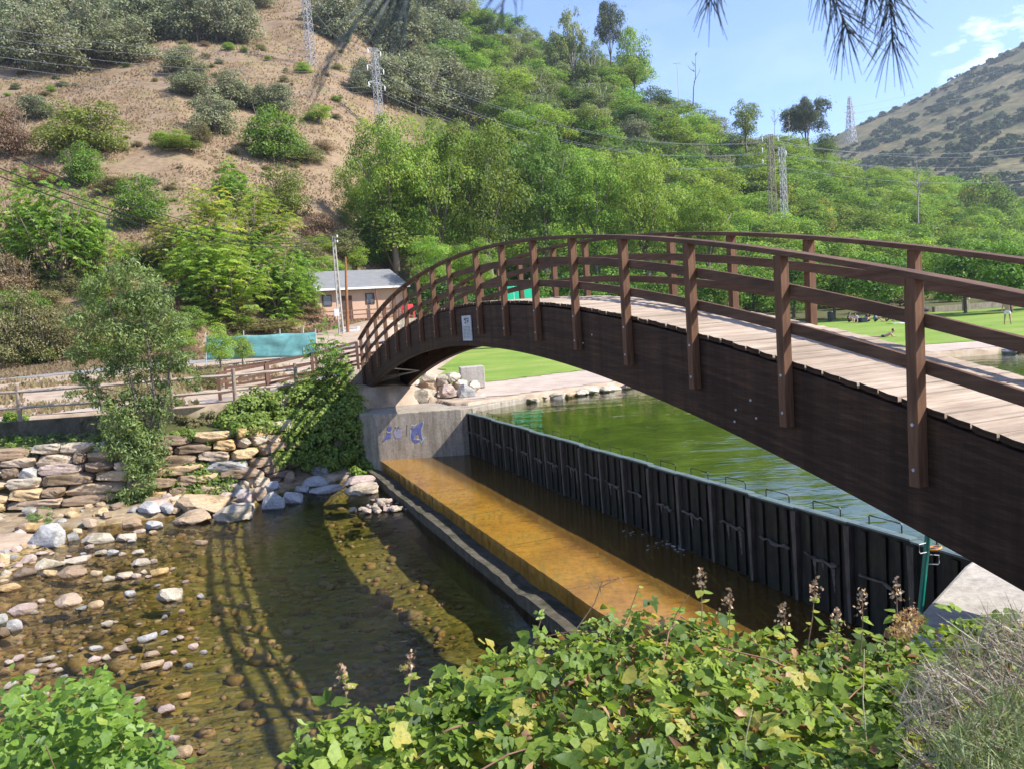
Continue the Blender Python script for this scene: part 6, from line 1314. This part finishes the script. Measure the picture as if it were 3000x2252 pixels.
pine('pine_branch', 'pine shoot with long dark needles, hanging lowest against the sky', [(1890, -190), (1915, -95), (1923, 5), (1928, 92)], 1.25, .082, 84, 111)
pine('pine_branch', 'pine shoot with long needles beside the lowest hanging one', [(1720, -180), (1765, -95), (1803, -5), (1832, 76)], 1.25, .08, 78, 112)
pine('pine_branch', 'short pine shoot cut by the top of the view', [(1560, -160), (1545, -95), (1537, -40), (1532, 5)], 1.25, .062, 62, 113)
pine('pine_branch', 'pine needle tips in front of the sky above the handrail start', [(1850, -120), (1870, -60), (1880, -10)], 1.2, .065, 46, 117)
pine('pine_branch', 'blurred dark pine tuft above the wood', [(930, -120), (885, -70), (850, -25)], .55, .05, 46, 114, .0006, .6)
pine('pine_branch', 'blurred single pine sprig slanting over the holm oaks', [(880, -120), (800, 10), (730, 100), (695, 165)], .5, .03, 14, 115, .0005, .12, .05, .0009)
pine('pine_branch', 'blurred thin pine sprig slanting down in front of the skyline', [(1125, -80), (1095, -20), (1082, 25)], .6, .03, 16, 116, .0005, .5, .05, .0009)
# more growth at the foot of the slope behind the road
def scatter_bushes():
    g = np.random.default_rng(131); n = 0
    for x, y in inpoly([(-40, 560), (120, 640), (330, 560), (420, 590), (660, 560), (760, 500), (820, 560), (700, 640), (660, 700), (430, 725), (420, 770), (150, 795), (-40, 800)], 95, g):
        u = g.random(); kind = 'olive' if u < .5 else 'bush' if u < .78 else 'lime'; p = hitD(x, y); k = p[1]*1.3565/FX; w = g.uniform(34, 80)*k*1.2; h = w*g.uniform(.45, .85)
        lab = {'olive': 'olive brown bush in the rough growth at the foot of the slope', 'bush': 'mid green bush in the rough growth at the foot of the slope', 'lime': 'yellow green bush in the rough growth at the foot of the slope'}[kind]
        tree(kind, p, w, h, lab, 'bush', 'rough bushes at the foot of the slope', 'bush', sink=.1*h)
    for x, y in inpoly([(0, 120), (560, 60), (640, 0), (900, 0), (900, 90), (760, 180), (700, 300), (640, 420), (420, 450), (100, 430), (0, 400)], 110, g):
        u = g.random(); kind = 'olive' if u < .6 else 'oak' if u < .8 else 'lime'; p = hitD(x, y); k = p[1]*1.3565/FX; w = g.uniform(10, 30)*k*1.2; h = w*g.uniform(.35, .7)
        lab = {'olive': 'tiny olive brown bush on the dry slope', 'oak': 'tiny grey green bush on the dry slope', 'lime': 'tiny bright green bush on the dry slope'}[kind]
        tree(kind, p, w, h, lab, 'bush', 'tiny bushes on the dry slope', 'bush', sink=.1*h)
scatter_bushes()
# ---------------------------------------------------------------- people and things on the lawn
M['skin'] = plain('skin', (.42, .24, .16), (.50, .30, .21), 6, .6, .1, .002, .3)
M['hair'] = plain('dark_hair', (.02, .014, .01), (.05, .035, .025), 20, .6, .3, .004, .3)
def cloth(n, c): return plain(n, tuple(v*.8 for v in c), c, 8, .9, .3, .004, .1)
def skinned(name, V, E, rad, mat, parent):
    me = bpy.data.meshes.new(name); me.from_pydata([tuple(v) for v in V], E, []); me.update(); me.materials.append(mat); o = mobj(name, me, parent)
    md = o.modifiers.new('skin', 'SKIN'); md.use_smooth_shade = True; o.modifiers.new('sub', 'SUBSURF').levels = 2; o.modifiers['sub'].render_levels = 2
    for i, r_ in enumerate(rad): sv = me.skin_vertices[0].data[i]; sv.radius = (r_, r_); sv.use_root = (i == 0)
    return o
def hands(J, rad, E, w, dirv, side):
    """five short finger chains at a wrist vertex"""
    d = Vector(dirv).normalized(); ax = Vector((side, .25, .1)).normalized(); ax = (ax-d*ax.dot(d)).normalized(); pw = Vector(J[w]); i0 = len(J)
    J.append(pw+d*.075); rad.append(.022); E.append((w, i0))
    for k in range(4):
        b = pw+d*.09+ax*(.012*(k-1.5)*1.6); i = len(J); J += [b, b+d*.04*(1-.12*abs(k-1.3)), b+d*.07*(1-.12*abs(k-1.3))-Vector((0, .008, 0))]; rad += [.009, .0085, .007]; E += [(i0, i), (i, i+1), (i+1, i+2)]
    b = pw+d*.035-ax*.03; i = len(J); J += [b, b+d*.03-ax*.012, b+d*.05-ax*.014]; rad += [.011, .010, .008]; E += [(w, i), (i, i+1), (i+1, i+2)]
def person(loc, rz, label, pose, shirt=None, shorts=None, scale=1., hair=True):
    e = empty('person', loc, rz, label, 'person', None); e.scale = (scale,)*3
    if pose == 'stand':
        hip = Vector((0, 0, .93)); chest = Vector((0, .02, 1.30)); neck = Vector((0, 0, 1.50)); head = Vector((0, -.02, 1.63)); sh = .19
        legs = [[(-.09, 0, .90), (-.14, -.02, .50), (-.19, .03, .09), (-.21, -.10, .03)], [(.09, 0, .90), (.14, .03, .50), (.17, -.02, .09), (.19, -.15, .03)]]
        arms = [[(-sh, 0, 1.43), (-.26, .03, 1.16), (-.27, -.06, .92)], [(sh, 0, 1.43), (.27, .03, 1.16), (.30, -.07, .92)]]; hd = (0, -.15, -1)
    elif pose == 'sit':
        hip = Vector((0, 0, .13)); chest = Vector((0, -.06, .46)); neck = Vector((0, -.10, .66)); head = Vector((0, -.14, .80)); sh = .18
        legs = [[(-.09, -.04, .12), (-.15, -.40, .40), (-.13, -.62, .07), (-.13, -.76, .04)], [(.09, -.04, .12), (.17, -.38, .36), (.15, -.64, .07), (.15, -.78, .04)]]
        arms = [[(-sh, -.08, .59), (-.25, -.22, .38), (-.16, -.42, .42)], [(sh, -.08, .59), (.24, -.20, .38), (.16, -.42, .40)]]; hd = (0, -1, -.2)
    else:                # lying on the belly, propped on the elbows
        hip = Vector((0, 0, .12)); chest = Vector((0, -.34, .22)); neck = Vector((0, -.52, .33)); head = Vector((0, -.60, .46)); sh = .15
        legs = [[(-.08, .04, .11), (-.10, .42, .09), (-.10, .78, .08), (-.10, .92, .05)], [(.08, .04, .11), (.12, .42, .09), (.16, .76, .10), (.17, .90, .08)]]
        arms = [[(-sh, -.44, .26), (-.20, -.52, .05), (-.06, -.68, .05)], [(sh, -.44, .26), (.20, -.52, .05), (.06, -.70, .05)]]; hd = (0, -1, 0)
    J = [hip, (hip+chest)/2, chest, neck, head, head+Vector((0, -.0, .09))]; rad = [.135, .125, .145, .055, .095, .075]; E = [(0, 1), (1, 2), (2, 3), (3, 4), (4, 5)]
    for lg in legs: i = len(J); J += [Vector(v) for v in lg]; rad += [.085, .058, .042, .036]; E += [(0, i), (i, i+1), (i+1, i+2), (i+2, i+3)]
    for s_, am in zip((-1, 1), arms):
        i = len(J); J += [Vector(v) for v in am]; rad += [.055, .042, .03]; E += [(2, i), (i, i+1), (i+1, i+2)]; hands(J, rad, E, i+2, hd, -s_)
    i = len(J); J.append(head+Vector((0, -.115, .0))); rad.append(.014); E.append((4, i))
    skinned('body', J, E, rad, M['skin'], e)
    if hair:
        hm = MB(); n = 8
        for k in range(6):
            a = k/5*1.75-.15; hm.tube([head+Vector((math.cos(t_)*.104*math.sin(a), .022+math.sin(t_)*.104*math.sin(a), .035+.115*math.cos(a))) for t_ in np.linspace(-.35, math.pi+.35, n)], .024, 5)
        hm.build('hair', M['hair'], e, True)
    fc = MB()
    for sx_ in (-.035, .035): fc.tube([head+Vector((sx_, -.090, .02)), head+Vector((sx_, -.098, .02))], .011, 6)
    fc.tube([head+Vector((-.025, -.092, -.055)), head+Vector((0, -.10, -.058)), head+Vector((.025, -.092, -.055))], .006, 5); fc.build('face', M['hair'], e)
    def garment(nm, idx, ed, rr_, mat): skinned(nm, [J[k] for k in idx], ed, rr_, mat, e)
    if shirt: garment('shirt', [1, 2, 14 if False else 2], [], [], None) if False else skinned('shirt', [hip+(chest-hip)*.15, (hip+chest)/2, chest, chest+(neck-chest)*.55, arms[0][0], Vector(arms[0][0]).lerp(Vector(arms[0][1]), .6), arms[1][0], Vector(arms[1][0]).lerp(Vector(arms[1][1]), .6)], [(0, 1), (1, 2), (2, 3), (2, 4), (4, 5), (2, 6), (6, 7)], [.15, .142, .16, .09, .075, .062, .075, .062], shirt, e)
    if shorts: skinned('shorts', [hip+Vector((0, 0, .06 if pose == 'stand' else .0)), hip, legs[0][0], Vector(legs[0][0]).lerp(Vector(legs[0][1]), .62), legs[1][0], Vector(legs[1][0]).lerp(Vector(legs[1][1]), .62)], [(0, 1), (1, 2), (2, 3), (1, 4), (4, 5)], [.15, .152, .11, .088, .11, .088], shorts, e)
    return e
pm_ = hit(2952, 953); person(tuple(pm_+np.array([0, 0, .03])), 2.4, 'bare chested person in white shorts standing on the lawn', 'stand', None, cloth('white_shorts', (.8, .8, .74)))
pc = hit(2592, 990); person(tuple(pc+np.array([0, 0, .03])), 1.2, 'child lying on the belly at the edge of the lawn', 'lie', None, cloth('dark_trunks', (.06, .06, .12)), .8)
def lawnat(x, y): 
    P = hit(x, y); return tuple(P+np.array([0, 0, .03]))
for (x, y, rz_, sh_, so_, sc_, t_) in ((2486, 946, .6, (.03, .03, .04), (.03, .03, .04), 1., 'seated person in black clothes at the end of the picnic group'), (2507, 946, -.4, (.55, .55, .56), (.05, .05, .07), .95, 'seated person in a pale shirt beside the one in black'), (2562, 945, .9, (.02, .22, .42), (.03, .03, .05), 1.05, 'seated person in a bright blue shirt in the picnic group'), (2545, 944, -.9, (.03, .025, .03), (.03, .03, .04), 1., 'seated person in dark clothes close behind the blue shirt'),
        (2596, 944, 1.6, None, (.10, .06, .06), .95, 'bare shouldered person sitting beside the blue shirt'), (2628, 942, .2, (.62, .60, .55), (.2, .2, .22), .85, 'seated child in a white shirt in the picnic group'), (2655, 941, -.5, (.50, .05, .10), (.1, .05, .08), .8, 'seated child in a pink red top in the picnic group')):
    person(lawnat(x, y), rz_, t_, 'sit', cloth('shirt_cloth', sh_) if sh_ else None, cloth('shorts_cloth', so_), sc_)
for (x, y, c, L, t_) in ((2700, 940, (.03, .30, .42), 2.6, 'turquoise beach towel spread on the lawn beside the picnic group'), (2640, 948, (.62, .62, .60), 2.2, 'white beach towel spread in front of the picnic group')):
    P = lawnat(x, y); m = MB(); n = 8; V = []
    for i in range(n+1):
        for j in range(4): V.append((L*(i/n-.5), 1.0*(j/3-.5), .02+.02*math.sin(i*1.7+j)))
    m.add(V, [(i*4+j, (i+1)*4+j, (i+1)*4+j+1, i*4+j+1) for i in range(n) for j in range(3)]); o = m.build('beach_towel', cloth('towel', c), None, True); o.location = P; o.rotation_euler = (0, 0, .3); sd_ = o.modifiers.new('s', 'SOLIDIFY'); sd_.thickness = .012; prop(o, t_, 'towel')
P = lawnat(2528, 946); e = empty('picnic_bag', P, .3, 'dark cool bag standing among the seated people', 'bag'); MB().box((0, 0, .22), (.75, .45, .44)).build('bag_body', cloth('bag', (.03, .035, .06)), e, bevel=.05); MB().tube([(-.2, 0, .43), (-.15, 0, .6), (.15, 0, .6), (.2, 0, .43)], .018, 6).build('handle', M['blackmetal'], e)
P = lawnat(2434, 944); e = empty('litter_bin', P, 0, 'dark round litter bin at the corner of the lawn by the picnic group', 'litter bin'); MB().tube([(0, 0, 0), (0, 0, .06), (0, 0, .92), (0, 0, .94)], [.26, .28, .30, .27], 14).build('bin_body', plain('bin_metal', (.03, .03, .03), (.06, .055, .05), 4, .5, .2, .003), e); MB().tube([(0, 0, .94), (0, 0, 1.04)], [.32, .24], 14).build('lid', M['blackmetal'], e)
P = lawnat(2322, 944); e = empty('lamp_post', P, 0, 'thin black post standing between the bridge posts on the lawn edge', 'post'); MB().tube([(0, 0, 0), (0, 0, 2.6)], [.06, .045], 8).build('post', M['blackmetal'], e); MB().tube([(0, 0, 2.6), (0, 0, 2.75), (0, 0, 2.95)], [.05, .16, .08], 8).build('lamp', M['blackmetal'], e)
P = lawnat(2830, 911); e = empty('sign_pillar', P, .1, 'stone pillar with a small white notice box at the back of the lawn', 'pillar'); MB().box((0, 0, .55), (.5, .5, 1.3)).build('pillar', M['conc'], e, bevel=.03); MB().box((0, -.05, 1.55), (.62, .4, .75)).build('notice_box', M['white'], e, bevel=.02)
a = Vector(lawnat(2735, 915)); b = Vector(lawnat(3030, 892)); m = MB(); L = (b-a).length; m.bar((0, 0, .1), tuple(b-a+Vector((0, 0, .1))), .45, .9); o = m.build('low_stone_wall', M['conc']); o.location = a; prop(o, 'low grey stone wall along the back of the lawn', 'wall')
P = lawnat(2712, 915); e = empty('folded_parasol', P, .5, 'dark rounded bag lying in front of the low stone wall', 'bag'); e.name = 'beach_bag'; MB().tube([(-.5, 0, .2), (-.3, 0, .28), (.3, 0, .28), (.5, 0, .2)], [.12, .24, .24, .12], 10).build('bag_body', cloth('bag_grey', (.10, .09, .13)), e, True)
ga_ = ony(1478, 884, 70); gb_ = ony(1562, 878, 72); gz = zat(ga_[0], ga_[1]); a = Vector((ga_[0], ga_[1], gz)); b = Vector((gb_[0], gb_[1], gz)); e = empty('green_windbreak', a, 0, 'bright green cloth windbreak standing on the lawn, seen through the bridge railing', 'windbreak'); m = MB(); n = 12
hh = ony(1478, 838, 70)[2]-gz
m.add([tuple((b-a)*(i/n)+Vector((0, .06*math.sin(i*1.9), z))) for i in range(n+1) for z in (.3, hh)], [(2*i, 2*i+2, 2*i+3, 2*i+1) for i in range(n)]); o = m.build('cloth', cloth('green_cloth', (.01, .24, .13)), e, True); o.modifiers.new('s', 'SOLIDIFY').thickness = .01
for i in range(4): p0 = (b-a)*(i/3); MB().tube([p0, p0+Vector((0, 0, hh+.1))], .025, 6).build('pole', M['white'], e)
P = lawnat(1790, 880); P = ony(1790, 872, 74); e = empty('white_bucket', (P[0], P[1], zat(P[0], P[1])+.03), 0, 'small pale blue white tub seen beyond the top of the deck', 'tub'); MB().tube([(0, 0, 0), (0, 0, .6), (0, 0, 1.6)], [.35, .38, .45], 12).build('tub', plain('tub_plastic', (.55, .62, .68), (.65, .7, .75), 3, .5, .1, .002), e)
# air between the viewer and the far hill
hz = NT('haze_air'); pv = hz.n('ShaderNodeVolumePrincipled'); pv.inputs['Color'].default_value = (.80, .88, 1, 1); pv.inputs['Density'].default_value = .00017; pv.inputs['Anisotropy'].default_value = .3
hz.l(pv.outputs[0], hz.out.inputs['Volume'])
o = MB().box((0, 480, 170), (2600, 1240, 372)).build('haze', hz.m); prop(o, kind='stuff')
# foam where leaks between the panels hit the apron
g = np.random.default_rng(151); fm = MB()
for (x, y, sx_, n) in ((1868, 1562, 22, 10), (1955, 1595, 28, 16), (1985, 1612, 12, 8)):
    for k in range(n):
        P = onz(x+g.normal(0, sx_), y+g.normal(0, 7), ZA+.012); d = g.uniform(.008, .03); fm.tube([P, P+np.array([d*2, d*g.normal(), .004])], [d*.5, d*.3], 5)
prop(fm.build('water_foam', plain('foam', (.30, .31, .32), (.45, .46, .47), 9, .6, .1, .002)), 'small white foam where leaks through the dam hit the wet apron', kind='stuff')
